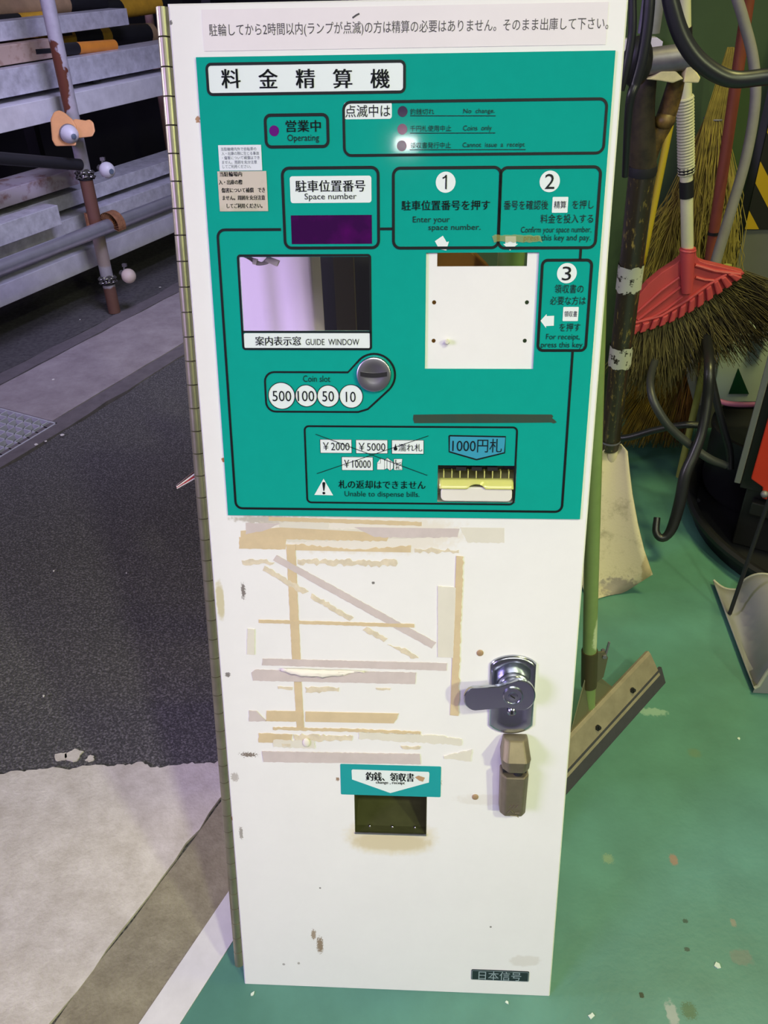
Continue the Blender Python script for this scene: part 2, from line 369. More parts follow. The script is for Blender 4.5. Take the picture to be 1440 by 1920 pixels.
pole('tan_pole', .45, -90, 22, 190, 4, .040, 'tan pole at the upper left, behind the grey upright pipe', [(0, .72, 'shaft', m_tan), (.72, 1, 'sleeve', m_blk)])
pole('yellow_pole', .40, -60, 44, 92, 32, .022, 'yellow pole with a black end at the upper left edge', [(0, .60, 'black_end', m_blk), (.60, 1, 'shaft', m_yel)])
pole('yellow_black_pole', .5, 170, 24, 330, 2, .040, 'yellow and black pole behind the top of the hinge', [(0, .3, 'black_band', m_blk), (.3, .75, 'yellow_band', m_yel), (.75, 1, 'black_band', m_blk)])
mb = MB(); q = PL(284, 60, .75); mb.tube([V((q.x, q.y, 0)), V((q.x, q.y, 1.9))], .022, 14)
tag(mb.build('support_pole', mat('pinkish_beige_paint', S(184, 148, 136), .7, var=.08), smooth=True), 'pinkish beige upright pole seen just left of the hinge top', 'pole')
# ------------------------------------------------------------------ upright scaffold pipe
m_pipe = mat('grey_painted_pipe', S(164, 160, 166), .6, metal=.15, var=.12, scale=25)
zz = lambda y, x=150: PL(x, y, 0).z - 0.0
RUST = S(92, 44, 20); RUST2 = S(128, 84, 62); TAN = S(158, 140, 126)
layered(m_pipe, [(0, .30, .2, .10, TAN, .8, .5), (-.034, (zz(80, 112) + zz(200, 135)) / 2, .056, (zz(80, 112) - zz(200, 135)) / 2 * 1.2, RUST, 1, .9),
                 (0, (zz(345) + zz(420)) / 2, .2, (zz(345) - zz(420)) / 2 + .03, S(104, 58, 30), .9, 1.2),
                 (0, .035, .2, .08, S(100, 58, 32), .9, .6)], nsc=38, soft=.88)
sp = thing('scaffold_pipe', P0, 'upright grey scaffold pipe with rust patches standing on the kerb strip', 'pipe')
mb = MB(); mb.tube([P0 + V((0, 0, 1.9 * i / 40)) for i in range(41)], .0255, 24); mb.build('tube', m_pipe, sp, smooth=True)
# horizontal galvanised pipe and its rusty clamp
m_galvp = mat('galvanised_pipe', S(196, 196, 208), .28, metal=.75, var=.08, scale=20)
a = PL(0, 502, -.055); zc = .366
A = V((a.x, a.y, zc)) - DV * 1.2; B = V((a.x, a.y, zc)) + DV * 1.9
mb = MB(); mb.tube([A, B], .0275, 28)
tag(mb.build('horizontal_pipe', m_galvp, smooth=True), 'round galvanised pipe clamped level across the rusty upright', 'pipe')
m_rust = mat('rusty_iron', S(118, 78, 50), .85, col2=S(150, 104, 70), scale=60, thr=(.35, .65), bump=.5)
q = PL(212, 428, -.055); q.z = zc
k = thing('pipe_clamp', q, 'rusty iron clamp ring gripping the level pipe at the upright', 'clamp')
rot = Matrix((NV, V((0, 0, 1)), DV)).transposed()
mb = MB()
for i in range(22):
    a0 = math.radians(200 - 250 * i / 22); a1 = math.radians(200 - 250 * (i + 1) / 22)
    pts = []
    for aa in (a0, a1):
        for rr_ in (.0285, .052):
            for dz in (-.022, .022): pts.append(q + rot @ V((rr_ * math.cos(aa), rr_ * math.sin(aa), dz)))
    mb.add(pts, [(0, 1, 3, 2), (4, 6, 7, 5), (0, 4, 5, 1), (2, 3, 7, 6)] + ([(0, 2, 3, 1)] if False else []))
mb.build('ring', m_rust, k, smooth=True)
mb = MB(); mb.tube([q + rot @ V((.045, .02, 0)), q + rot @ V((.10, .03, -.02))], .012, 10); mb.tube([q + rot @ V((.075, .0, -.05)), q + rot @ V((.075, .05, -.05))], .012, 8)
mb.build('bolt', m_rust, k, smooth=True)
# dark bar coming in from the left
mb = MB(); mb.tube([PL(-60, 292, -.02), PL(150, 309, -.035)], .021, 16)
tag(mb.build('dark_bar', m_iron, smooth=True), 'black round bar reaching from the left edge to the upper chain', 'bar')
# orange clamp cover
m_ball = mat('white_cap_plastic', S(196, 194, 200), .45, var=.05); m_pupil = mat('grey_blue_cap_plug', S(92, 104, 120), .5)
m_cover = mat('orange_clamp_cover_plastic', S(206, 150, 96), .55, var=.08, scale=20)
q = PL(135, 243, -.05)
px = depth(q) / FPX
cr = (CAM - q).normalized(); rx = V((R[0][0], R[1][0], R[2][0])); ry = -V((R[0][1], R[1][1], R[2][1]))
def loc2(x, y, h=0.0, ref=(135, 243), qq=None, p=None): # small offsets round a point of the pipe
    qq = q if qq is None else qq
    return qq + rx * (x - ref[0]) * px + ry * (ref[1] - y) * px + cr * h
k = thing('clamp_cover', q, 'orange plastic scaffold clamp cover with a white bolt cap on the upright pipe', 'clamp cover')
mb = MB(); mb.prism([loc2(x, y, .0) for x, y in ((95, 224), (102, 210), (112, 207), (122, 212), (136, 224), (143, 236), (143, 273), (104, 274), (98, 262))], cr * .055)
mb.build('shell', m_cover, k, bevel=.006)
mb = MB(); mb.prism([loc2(x, y, .004) for x, y in ((136, 226), (140, 223), (160, 226), (168, 224), (175, 230), (178, 246), (173, 256), (136, 260))], cr * .045)
mb.build('side_block', m_cover, k, bevel=.006)
ax = (cr * .82 + rx * .5 - ry * .25).normalized()
o = loc2(127, 250, .05)
mb = MB(); mb.lathe([(.031, 0), (.034, .005), (.034, .012), (.031, .016)], o, ax, 24); mb.build('collar', mat('grey_cap_ring', S(120, 112, 112), .6), k, smooth=True)  # even grey ring round the base of the cap
prof = [(.0325 * math.cos(a) if a < 1.35 else .0072, .012 + .042 * math.sin(a)) for a in [i * 1.35 / 10 for i in range(11)]]
mb = MB(); mb.lathe(prof, o, ax, 26); cap = mb.build('bolt_cap', m_ball, k, smooth=True)
mb = MB(); mb.lathe([(.0095, .0505), (.0095, .0545), (.007, .056)], o, ax, 18); mb.build('plug', m_pupil, cap, smooth=True)
# chain clamps with round caps
m_chain = mat('steel_chain', S(150, 148, 146), .35, metal=.9)
def chain_clamp(cx, cy, bx, by, label, plug, bcol):
    q = PL(cx, cy, 0); pxs = depth(q) / FPX
    k = thing('chain_clamp', q, label, 'chain clamp')
    mb = MB(); n = 13
    for row, dz in ((0, 0.008), (1, -.008)):
        for i in range(n):
            a = 2 * math.pi * i / n + row * .2; c = V((P0.x, P0.y, q.z)) + V((math.cos(a), math.sin(a), 0)) * .031 + V((0, 0, dz + .010 * math.cos(a + 1.2)))
            rt = Matrix.Rotation(a + math.pi / 2, 3, 'Z') @ Matrix.Rotation(math.radians(90 if i % 2 else 15), 3, 'X')
            mb.torus(c, .0075, .0022, rt, 12, 6, 1.5)
    mb.build('chain', m_chain, k, smooth=True)
    mb = MB(); zq = V((P0.x, P0.y, q.z)); mb.tube([zq + V((0, 0, -.016)), zq + V((0, 0, .012))], .0285, 20, caps=False); mb.build('band', m_iron, k, smooth=True)
    c = q + cr * .05 + rx * (bx - cx) * pxs + ry * (cy - by) * pxs
    ax = (cr * .72 + rx * .66 - ry * .18).normalized()
    mb = MB(); mb.tube([c - ax * .052, c - ax * .02], .012, 12); mb.tube([c - ax * .035 + ry * -.01, c - ax * .03 + ry * .045], .004, 6); mb.box(c - ax * .03 + ry * .038, (.018, .012, .012)); mb.build('bolt', m_chain, k, smooth=True)
    mb = MB(); mb.ball(c, .030, 24); b = mb.build('bolt_cap', bcol, k, smooth=True)
    if plug:
        mb = MB(); mb.lathe([(.010, .0278), (.009, .0312)], c, ax, 18); mb.build('plug', m_pupil, b, smooth=True)
chain_clamp(160, 328, 200, 318, 'upper steel chain clamp with a white ball cap and dark plug on the upright pipe', True, m_ball)
chain_clamp(204, 524, 240, 514, 'lower chain clamp with a plain cream ball cap near the upright pipe foot', False, mat('cream_cap_plastic', S(200, 184, 170), .5, var=.06))
# litter
m_lit = mat('white_litter', S(225, 222, 215), .7)
for x, y, r, l in ((237, 1075, .0025, 'tiny pale stone on the asphalt level with the tape strips'), (101, 1071, .003, 'small pale stone on the asphalt left of the tiny one'), (82, 1306, .003, 'pale stone at the left of the lower asphalt'), (117, 816, .007, 'larger white scrap beside the drain corner'), (68, 834, .006, 'flat white scrap on the kerb margin left of the larger scrap'), (86, 828, .004, 'tiny white speck between two scraps by the drain'), (150, 600, .004, 'white speck on the kerb strip below the upright pipe'), (100, 712, .005, 'white speck on the kerb strip above the drain'), (300, 539, .005, 'white speck on dark ground right of the upright pipe')):
    q = F(x, y); mb = MB(); mb.prism([q + V((math.cos(a * 1.05) * r * random.uniform(.6, 1.2), math.sin(a * 1.05) * r * random.uniform(.6, 1.2), .0003)) for a in range(6)], (0, 0, .002)); tag(mb.build('litter_scrap', m_lit), l, 'litter', 'white scraps on the ground')
# ================================================================== THE PAYMENT MACHINE DOOR
door = thing('payment_machine_door', (0, 0, 0), 'cream white steel door of a parking payment machine with green instruction panel, leaning upright on the floor', 'payment machine')
door.rotation_euler = (-LEAN, 0, 0)
def L(x, y, h=0.0):
    u, v = D(x, y, h); return V((u, -h, v))
m_white = mat('cream_white_paint', S(231, 230, 226), .42, var=.025, scale=9, detail=8, spec=.4)
m_teal = mat('green_acrylic', S(10, 156, 140), .055, var=.02, scale=60, spec=.5)
m_ink = mat('black_print', S(8, 18, 20), .5, spec=.25)
m_inkg = mat('dark_green_print', S(2, 40, 38), .5, spec=.25)
m_wprint = mat('white_print', S(222, 232, 228), .35)
m_hinge = mat('tarnished_hinge_steel', S(142, 138, 118), .38, metal=.75, var=.16, scale=22)
m_chrome = mat('chrome', S(186, 190, 200), .2, metal=1.0)
m_satin = mat('satin_steel', S(186, 184, 190), .3, metal=1.0)
m_blackp = mat('black_plastic', S(26, 26, 28), .45)
U0, U1 = L(316, 8).x, L(1182, -9).x
U0 = (L(316, 8).x + L(457, 1846).x) / 2; U1 = (L(1182, -4).x + L(1029, 1869).x) / 2
VT = (L(316, 5).z + L(1180, -9).z) / 2; VB = (L(457, 1846).z + L(1029, 1869).z) / 2
# layout of openings in door coordinates: (u0, v0, u1, v1)
def R2(x0, y0, x1, y1):
    a, b = L(x0, y0), L(x1, y1); return (min(a.x, b.x), min(a.z, b.z), max(a.x, b.x), max(a.z, b.z))
WIN = R2(449, 482, 695, 620)
KEY = (L(798, 580).x, (L(797, 690).z + L(999, 692).z) / 2, L(1005, 580).x, (L(799, 473).z + L(1011, 474).z) / 2)
CUT = R2(820, 473, 988, 499)
CUT = (CUT[0], CUT[1], CUT[2], KEY[3] + .004)
BILL = R2(821, 871, 965, 942)
CHUTE = (L(665, 1530).x, L(732, 1566).z, L(800, 1530).x, L(732, 1480).z)
holes_px = [(814, 567), (988, 567), (813, 639), (984, 639)]
HOLES = [(L(x, y).x, L(x, y).z, .0023) for x, y in holes_px]
def sheet(name, rect, rects, rounds, y, m, parent, thick, cham=0.0, deep=0.0):
    """sheet in the local xz plane with rectangular and round openings"""
    x0, z0, x1, z1 = rect
    xs = {x0, x1}; zs = {z0, z1}
    for a, b, c, d in rects: xs |= {a, c}; zs |= {b, d}
    for cx, cz, r in rounds: xs |= {cx - 2 * r, cx + 2 * r}; zs |= {cz - 2 * r, cz + 2 * r}
    xs = sorted(q for q in xs if x0 <= q <= x1); zs = sorted(q for q in zs if z0 <= q <= z1); mb = MB()
    def inr(x, z): return any(a < x < c and b < z < d for a, b, c, d in rects)
    for i in range(len(xs) - 1):
        for j in range(len(zs) - 1):
            mx, mz = (xs[i] + xs[i + 1]) / 2, (zs[j] + zs[j + 1]) / 2
            if inr(mx, mz): continue
            if any(abs(mx - cx) < 2 * r and abs(mz - cz) < 2 * r for cx, cz, r in rounds): continue
            mb.poly([(xs[i], y, zs[j]), (xs[i + 1], y, zs[j]), (xs[i + 1], y, zs[j + 1]), (xs[i], y, zs[j + 1])])
    for cx, cz, r in rounds:
        # cells of the grid inside the square are skipped above; fill the square round the hole
        A = []; Bq = []
        for k in range(24):
            a = 2 * math.pi * k / 24; ca, sa = math.cos(a), math.sin(a); mm = max(abs(ca), abs(sa))
            A.append((cx + 2 * r * ca / mm, y, cz + 2 * r * sa / mm)); Bq.append((cx + r * ca, y, cz + r * sa))
        mb.ring(A, Bq)
    if deep:
        pr = [(x0, z0), (x1, z0), (x1, z1), (x0, z1)]
        o = [(x0 - cham, z0 - cham), (x1 + cham, z0 - cham), (x1 + cham, z1 + cham), (x0 - cham, z1 + cham)]
        mb.ring([(a, y, b) for a, b in pr], [(a, y + cham, b) for a, b in o])
        mb.ring([(a, y + cham, b) for a, b in o], [(a, y + deep, b) for a, b in o])
    o = mb.build(name, m, parent)
    me = o.data  # face the sheet towards -y so the thickness goes backwards
    bm = bmesh.new(); bm.from_mesh(me)
    bm.faces.ensure_lookup_table()
    s = sum(f.normal.y * f.calc_area() for f in bm.faces)
    if s > 0: bmesh.ops.reverse_faces(bm, faces=bm.faces)
    bm.to_mesh(me); bm.free()
    so = o.modifiers.new('thickness', 'SOLIDIFY'); so.thickness = thick; so.offset = -1
    return o
ch = .0018
wm = layered(m_white, [])
cz = (CHUTE[0] + CHUTE[2]) / 2
layered(m_white, [
    (cz, CHUTE[1] - .004, .072, .034, S(214, 200, 156), .6, .35), (cz, CHUTE[1] - .012, .062, .016, S(190, 170, 116), .4, .5),
    (L(600, 1770).x, L(600, 1772).z, .0055, .017, S(140, 120, 96), .95, 1.1), (L(588, 1752).x, L(588, 1752).z, .004, .010, S(150, 130, 106), .9, 1.2),
    (L(430, 1536).x, L(440, 1536).z, .005, .005, S(170, 96, 40), .95, .9), (L(452, 1562).x, L(452, 1562).z, .003, .012, S(150, 144, 136), .9, .9),
    (L(440, 1457).x, L(440, 1457).z, .006, .008, S(180, 174, 166), .9, .8),
    (L(420, 862).x, L(420, 862).z, .0035, .0035, S(170, 100, 50), .95, .8), (L(371, 224).x, L(371, 224).z, .003, .004, S(160, 110, 60), .9, .8),
    (L(985, 1800).x, L(985, 1802).z, .026, .012, S(206, 200, 188), .5, 1.0), (L(412, 1115).x, L(408, 1125).z, .006, .03, S(196, 186, 140), .8, .7),
    (L(520, 975).x, L(520, 975).z, .06, .006, S(176, 168, 152), .8, 1.6), (L(456, 1105).x, L(458, 1108).z, .003, .012, S(120, 112, 106), .95, 1.3),
    (L(466, 1415).x, L(466, 1415).z, .012, .004, S(120, 108, 96), .95, 1.7), (L(427, 1265).x, L(427, 1265).z, .004, .004, S(110, 104, 98), .9, 1),
    (L(915, 1500).x, L(915, 1500).z, .05, .010, S(205, 196, 180), .3, 1.2), (L(820, 1450).x, L(838, 1468).z, .007, .006, S(172, 150, 120), .8, 1.3),
    (L(633, 1461).x, L(633, 1461).z, .0025, .0035, S(140, 110, 80), .9, .8), (L(680, 990).x, L(680, 1000).z, .14, .030, S(222, 214, 196), .7, 1.0),
    (L(600, 1660).x, L(600, 1665).z, .0016, .0016, S(110, 105, 100), .9, .2), (L(920, 1738).x, L(921, 1738).z, .0018, .0018, S(110, 105, 100), .9, .2),
    (L(532, 1808).x, L(532, 1808).z, .0024, .0024, S(160, 155, 150), .9, .4), (L(560, 1806).x, L(560, 1806).z, .0022, .0026, S(165, 160, 152), .9, .4),
    (L(320, 42).x, L(370, 42).z, .002, .0025, S(90, 88, 84), .9, .8), (L(700, 1094).x, L(705, 1093).z, .0022, .0022, S(100, 96, 92), .9, .5)])
sheet('panel', (U0 + ch, VB + ch, U1 - ch, VT - ch), [WIN, CUT, BILL, CHUTE], HOLES, 0.0, m_white, door, .0014, ch, .020)
# ---- piano hinge
hinge = MB(); hx = U0 - .0065; y = .004
ht, hb = L(303, 12).z, L(445, 1812).z; nk = 46; rk_ = .0068
for i in range(nk):
    za = ht + (hb - ht) * i / nk; zb = ht + (hb - ht) * (i + 1) / nk + .0007
    hinge.tube([(hx, y, za), (hx, y, za - .0004), (hx, y, zb + .0004), (hx, y, zb)], [rk_ * .9, rk_, rk_, rk_ * .9], 18)
hg = hinge.build('piano_hinge', m_hinge, door, smooth=True)
mb = MB(); mb.box((hx, y, (ht + hb) / 2), (.005, .005, ht - hb)); mb.box((hx + .004, y + .0085, (ht + hb) / 2), (.010, .0015, ht - hb - .002)); mb.build('hinge_leaf', m_hinge, hg)
# ---- printing helpers
E1, E2, E3 = .0033, .0036, .0039      # print layers on the acrylic (its face is 3 mm in front of the sheet)
def text_verts(body, bold=0.0):
    c = bpy.data.curves.new('t', 'FONT'); c.body = body; c.size = 1.0; c.resolution_u = 3; c.offset = bold
    o = bpy.data.objects.new('t', c); C0.objects.link(o)
    dg = bpy.context.evaluated_depsgraph_get(); e = o.evaluated_get(dg); me = e.to_mesh()
    vs = [v.co.copy() for v in me.vertices]; fs = [list(p.vertices) for p in me.polygons]
    e.to_mesh_clear(); bpy.data.objects.remove(o); bpy.data.curves.remove(c); return vs, fs
def txt(mb, body, x0, x1, yc, h, lay, bold=0.0):
    for o_ in ((-bold, 0, bold) if bold else (0,)): txt1(mb, body, x0 + o_, x1 + o_, yc, h, lay)
def txt1(mb, body, x0, x1, yc, h, lay):
    """text filling photo columns x0..x1 centred on row yc with glyph height h (photo pixels)"""
    vs, fs = text_verts(body)
    ax, bx = min(v.x for v in vs), max(v.x for v in vs); ay, by = min(v.y for v in vs), max(v.y for v in vs)
    xc = (x0 + x1) / 2; c = L(xc, yc); dx = (L(x1, yc).x - L(x0, yc).x); dz = L(xc, yc - h / 2).z - L(xc, yc + h / 2).z
    mb.add([V((c.x + ((v.x - ax) / (bx - ax) - .5) * dx, -lay, c.z + ((v.y - ay) / (by - ay) - .5) * dz)) for v in vs], fs)
def outline(mb, x0, y0, x1, y1, r, wd, lay):
    a, b, c, d = R2(x0, y0, x1, y1); r *= .00055; wd *= .00055
    A = rr(a, b, c, d, r); B = rr(a + wd, b + wd, c - wd, d - wd, max(r - wd, .0003))
    mb.ring([(p, -lay, q) for p, q in A], [(p, -lay, q) for p, q in B])
def fillrr(mb, x0, y0, x1, y1, r, lay):
    a, b, c, d = R2(x0, y0, x1, y1); mb.poly([(p, -lay, q) for p, q in rr(a, b, c, d, r * .00055)])
def disc(mb, x, y, r, lay, r_in=None):
    c = L(x, y); r = r * (L(x + 10, y).x - L(x - 10, y).x) / 20
    P_ = [(c.x + r * math.cos(a), -lay, c.z + r * math.sin(a)) for a in [i * math.pi / 20 for i in range(40)]]
    if r_in is None: mb.poly(P_)
    else:
        ri = r_in * (L(x + 10, y).x - L(x - 10, y).x) / 20
        mb.ring(P_, [(c.x + ri * math.cos(a), -lay, c.z + ri * math.sin(a)) for a in [i * math.pi / 20 for i in range(40)]])
def stroke(mb, pts, wd, lay):
    """printed line of wd pixels through photo pixels"""
    q = [L(*p) for p in pts]; h = wd * .00055 / 2; n = len(q); A = []; B = []
    for i in range(n):
        t = (q[min(i + 1, n - 1)] - q[max(i - 1, 0)]); t.y = 0; t.normalize(); k = V((-t.z, 0, t.x)) * h
        A.append((q[i].x + k.x, -lay, q[i].z + k.z)); B.append((q[i].x - k.x, -lay, q[i].z - k.z))
    mb.add(A + B, [(i, i + 1, n + i + 1, n + i) for i in range(n - 1)])
def pxpoly(mb, pts, lay): mb.poly([(L(x, y).x, -lay, L(x, y).z) for x, y in pts])
ze = lambda o, k: (lambda *pts: [(o[0] + x * k, o[1] + y * k) for x, y in pts])
zC = ze((380, 420), .27778); zD = ze((720, 420), .29167); zE = ze((540, 760), .38889); zF = ze((380, 940), .375); zG = ze((820, 1180), .30556); zH = ze((400, 1400), .47222)
# ---- the green instruction panel
TL = R2(369, 106, 1084, 974)
TEAL = ((L(369, 106).x + L(428, 962).x) / 2, (L(428, 962).z + L(1084, 975).z) / 2, (L(1156, 96).x + L(1084, 975).x) / 2, (L(369, 107).z + L(1156, 97).z) / 2)
fp = sheet('instruction_panel', TEAL, [WIN, KEY, BILL], [], -.003, m_teal, door, .0028)
# white printed plates
def plate(name, fn, m=m_wprint): 
    mb = MB(); fn(mb); return mb.build(name, m, fp, recalc=False)
plate('title_plate', lambda mb: fillrr(mb, 388, 121, 759, 174, 9, E1))
plate('white_label', lambda mb: fillrr(mb, 645, 193, 735, 223.5, 5, E1))
plate('white_label', lambda mb: fillrr(mb, 544, 331, 697, 380, 5, E1))
plate('white_label', lambda mb: fillrr(mb, 458, 624, 695, 653, 4, E1))
for x, y, r in ((835.5, 342, 18.5), (1030, 340.5, 19), (1062, 512, 18.5)): plate('number_disc', lambda mb: disc(mb, x, y, r, E1))
for x, y, r in ((529, 741, 25), (575, 741, 20.5), (616, 741.5, 20.5), (659, 742, 22)): plate('coin_disc', lambda mb: disc(mb, x, y, r, E1))
plate('key_symbol', lambda mb: fillrr(mb, 1035.5, 369.5, 1063, 399, 1.5, E1)); plate('key_symbol', lambda mb: fillrr(mb, 1055.5, 575, 1082.5, 601.5, 1.5, E1))
plate('arrow', lambda mb: pxpoly(mb, zD((378, 75), (402, 116), (417, 112), (400, 170), (338, 158), (348, 150), (327, 110)), E1))
plate('arrow', lambda mb: pxpoly(mb, zD((778, 78), (847, 78), (847, 128), (859, 128), (808, 170), (764, 128), (778, 128)), E1))
plate('arrow', lambda mb: pxpoly(mb, zD((1003, 620), (1043, 577), (1043, 590), (1091, 588), (1089, 652), (1039, 654), (1039, 667)), E1))
for q in (((155, 160), (310, 228)), ((327, 162), (482, 230)), ((500, 163), (655, 232)), ((259, 244), (412, 311))):
    (x0, y0), (x1, y1) = zE(*q); plate('banknote_symbol', lambda mb: fillrr(mb, x0, y0, x1, y1, 1, E1))
plate('banknote_symbol', lambda mb: [pxpoly(mb, zE(*p), E1) for p in (((430, 275), (447, 254), (466, 254), (466, 306), (430, 306)), ((466, 265), (478, 248), (478, 300), (466, 306)), ((478, 248), (508, 270), (508, 300), (493, 312), (478, 300)), ((511, 254), (552, 254), (549, 280), (552, 308), (511, 308)))])
plate('warning_triangle', lambda mb: pxpoly(mb, zE((173, 350), (129, 428), (219, 430)), E1))
plate('blue_note_plate', lambda mb: pxpoly(mb, zE((777, 143), (1048, 148), (1043, 225), (908, 258), (777, 220)), E1), mat('blue_print', S(54, 150, 176), .35))
# frames, lines
mb = MB(); W_ = 5.5
outline(mb, 386, 119, 761, 176, 11, 5, E2)
outline(mb, 495, 214, 619, 278, 13, 5.5, E2); outline(mb, 642, 190, 1132, 290, 16, 5, E2)
outline(mb, 527, 313, 713, 467, 16, W_, E2); outline(mb, 735, 313, 936, 467, 16, W_, E2); outline(mb, 936, 312, 1117, 467, 16, W_, E2)
outline(mb, 1014, 485, 1099, 659, 13, W_, E2)
outline(mb, 445, 477, 698, 656, 7, 4.5, E2); stroke(mb, [(455, 621.5), (697, 622)], 4, E2)
outline(mb, 570, 796, 964, 946, 11, 4, E2)
a, b, c, d = R2(409, 431, 1053, 958)   # the large frame: open where the boxes interrupt it
hw = .0014; rad = .008
def seg(p, q):
    p = V(p); q = V(q); t = (q - p).normalized(); k = V((-t.z, 0, t.x)) * hw
    mb.poly([p + k, q + k, q - k, p - k])
arc = [(a + rad - rad * math.cos(t), d - rad + rad * math.sin(t)) for t in [i * math.pi / 12 for i in range(7)]]
def path(pts):
    n = len(pts); A = []; B = []
    for i in range(n):
        t = V(pts[min(i + 1, n - 1)]) - V(pts[max(i - 1, 0)]); t.normalize(); k = V((-t.y, t.x)) * hw
        A.append((pts[i][0] + k.x, -E2, pts[i][1] + k.y)); B.append((pts[i][0] - k.x, -E2, pts[i][1] - k.y))
    mb.add(A + B, [(i, i + 1, n + i + 1, n + i) for i in range(n - 1)])
ur = (L(1073, 662).x + L(1053, 940).x) / 2
path([(L(528, 431).x, d)] + [(a + rad - rad * math.sin(t), d - rad + rad * math.cos(t)) for t in [i * math.pi / 12 for i in range(7)]] +
     [(a + rad - rad * math.cos(t), b + rad - rad * math.sin(t)) for t in [i * math.pi / 12 for i in range(7)]] +
     [(ur - rad + rad * math.sin(t), b + rad - rad * math.cos(t)) for t in [i * math.pi / 12 for i in range(7)]] + [(ur, L(1073, 659).z)])
path([(L(713, 432).x, d), (L(736, 432).x, d)])
path([(L(1088, 466).x, L(1088, 466).z), (L(1088, 466).x, L(1088, 487).z)])
k = zC((490, 998), (985, 1000), (1060, 915)); cc = L(702, 702); ra = L(741, 702).x - cc.x
pts = []
p0 = L(499, 757); p1 = L(505, 696)
lx = L(499, 735).x; zt = L(600, 697).z; zb_ = L(600, 771).z; r2 = .011
pts += [(lx + r2 - r2 * math.cos(t), zb_ + r2 - r2 * math.sin(t)) for t in [math.pi / 2 - i * math.pi / 12 for i in range(7)]]
pts += [(lx + r2 - r2 * math.cos(t), zt - r2 + r2 * math.sin(t)) for t in [i * math.pi / 12 for i in range(7)]]
pts += [(L(653, 697).x, zt)]
pts += [(cc.x + ra * math.cos(math.radians(t)), cc.z + ra * math.sin(math.radians(t))) for t in range(135, -46, -9)]
pts += [(L(700, 757).x, L(700, 757).z), (L(690, 766).x, L(690, 766).z), (L(672, 771).x, zb_), (lx + r2, zb_)]
hw = .0011; path(pts)
for x, y, r in ((529, 741, 25), (575, 741, 20.5), (616, 741.5, 20.5), (659, 742, 22)): disc(mb, x, y, r + .5, E3, r - .8)
for p in (((769, 218), (929, 218)), ((769, 250.5), (928, 250)), ((768, 281.5), (985, 281))): stroke(mb, p, 1.2, E2)
stroke(mb, zE((135, 135), (672, 333)), 1.2, E3 + .0003); stroke(mb, zE((140, 325), (677, 143)), 1.2, E3 + .0003)
for q in (((155, 160), (310, 228)), ((327, 162), (482, 230)), ((500, 163), (655, 232)), ((259, 244), (412, 311))):
    (x0, y0), (x1, y1) = zE(*q); outline(mb, x0, y0, x1, y1, 1, .9, E2)
for p in (((447, 254), (466, 254), (466, 306), (430, 306), (430, 275), (447, 275), (447, 254)), ((466, 265), (478, 248), (478, 300), (466, 306)), ((478, 248), (508, 270), (508, 300), (493, 312), (478, 300)), ((511, 254), (552, 254), (549, 280), (552, 308), (511, 308), (511, 254)), ((493, 262), (493, 312))):
    stroke(mb, zE(*p), .8, E2)
q = zE((777, 143), (1048, 148), (1043, 225), (908, 258), (777, 220)); stroke(mb, q + [q[0]], 3.2, E2)
pxpoly(mb, zE((167, 372), (170, 366), (179, 366), (182, 372), (177, 408), (172, 408)), E2); 
(x0, y0), = zE((174.5, 419)); disc(mb, x0, y0, 2.6, E2)
mb.build('printed_lines', m_ink, fp, recalc=False)
# lettering
mb = MB(); T = lambda *a, **k: txt(mb, *a, **k)
for ch_, x in zip('料金精算機', (434.5, 504, 573.5, 643, 713)): T(ch_, x - 17.5, x + 17.5, 148.5, 36, E3, bold=.7)
T('営業中', 537, 602, 237, 22, E3, bold=.35); T('Operating', 540, 599, 260.5, 16, E3)
T('点滅中は', 648, 732, 209, 23, E3)
T('駐車位置番号', 555, 685, 349, 22, E3, bold=.35); T('Space number', 572, 669, 370, 14.5, E3)
stroke(mb, [(830, 334.5), (834, 332.5), (837, 329)], 2.6, E3); stroke(mb, [(836.6, 328.5), (836, 355)], 2.8, E3); T('2', 1021, 1039, 340.5, 28, E3); T('3', 1053, 1070, 512.5, 26, E3)
T('駐車位置番号を押す', 753, 918, 385, 18.5, E3, bold=.25)
T('番号を確認後', 944, 1027, 384.5, 17.5, E3); T('を押し', 1072, 1112, 383.5, 16.5, E3); T('料金を投入する', 1012.5, 1111, 410, 17, E3)
T('精算', 1038, 1060.5, 384, 14, E3)
T('領収書の', 1039, 1093, 541, 16.5, E3); T('必要な方は', 1030.5, 1097, 563, 16, E3); T('を押す', 1048, 1087, 613, 15.5, E3); T('領収書', 1057, 1081, 588, 11, E3)
T('500', 512, 547, 741.5, 19.5, E3); T('100', 559, 590, 741.5, 19.5, E3); T('50', 605, 627, 742, 19.5, E3); T('10', 649, 667.5, 743, 19.5, E3)
T('案内表示窓', 480, 565, 638.5, 17, E3, bold=.3); T('GUIDE  WINDOW', 574, 674, 640.5, 11.5, E3)
def TE(body, x0, x1, yc, h, **k):
    (a_, y_), (b_, _) = zE((x0, yc), (x1, yc)); T(body, a_, b_, y_, h * .38889, E3, **k)
TE('￥2000', 170, 298, 194, 38); TE('￥5000', 342, 470, 196, 38); TE('￥10000', 272, 400, 278, 38); TE('濡れ札', 533, 647, 200, 36)
TE('し', 518, 546, 267, 18); TE('わ', 518, 546, 281, 14); TE('札', 517, 547, 297, 16)
TE('札の返却はできません', 245, 662, 378, 40, bold=.25); TE('1000円札', 792, 1030, 190, 66)
(x0, y0), = zE((519, 206)); disc(mb, x0, y0, 3.4, E3); pxpoly(mb, zE((519, 180), (525, 204), (513, 204)), E3)
mb.build('lettering', m_ink, fp, recalc=False)
mb = MB()
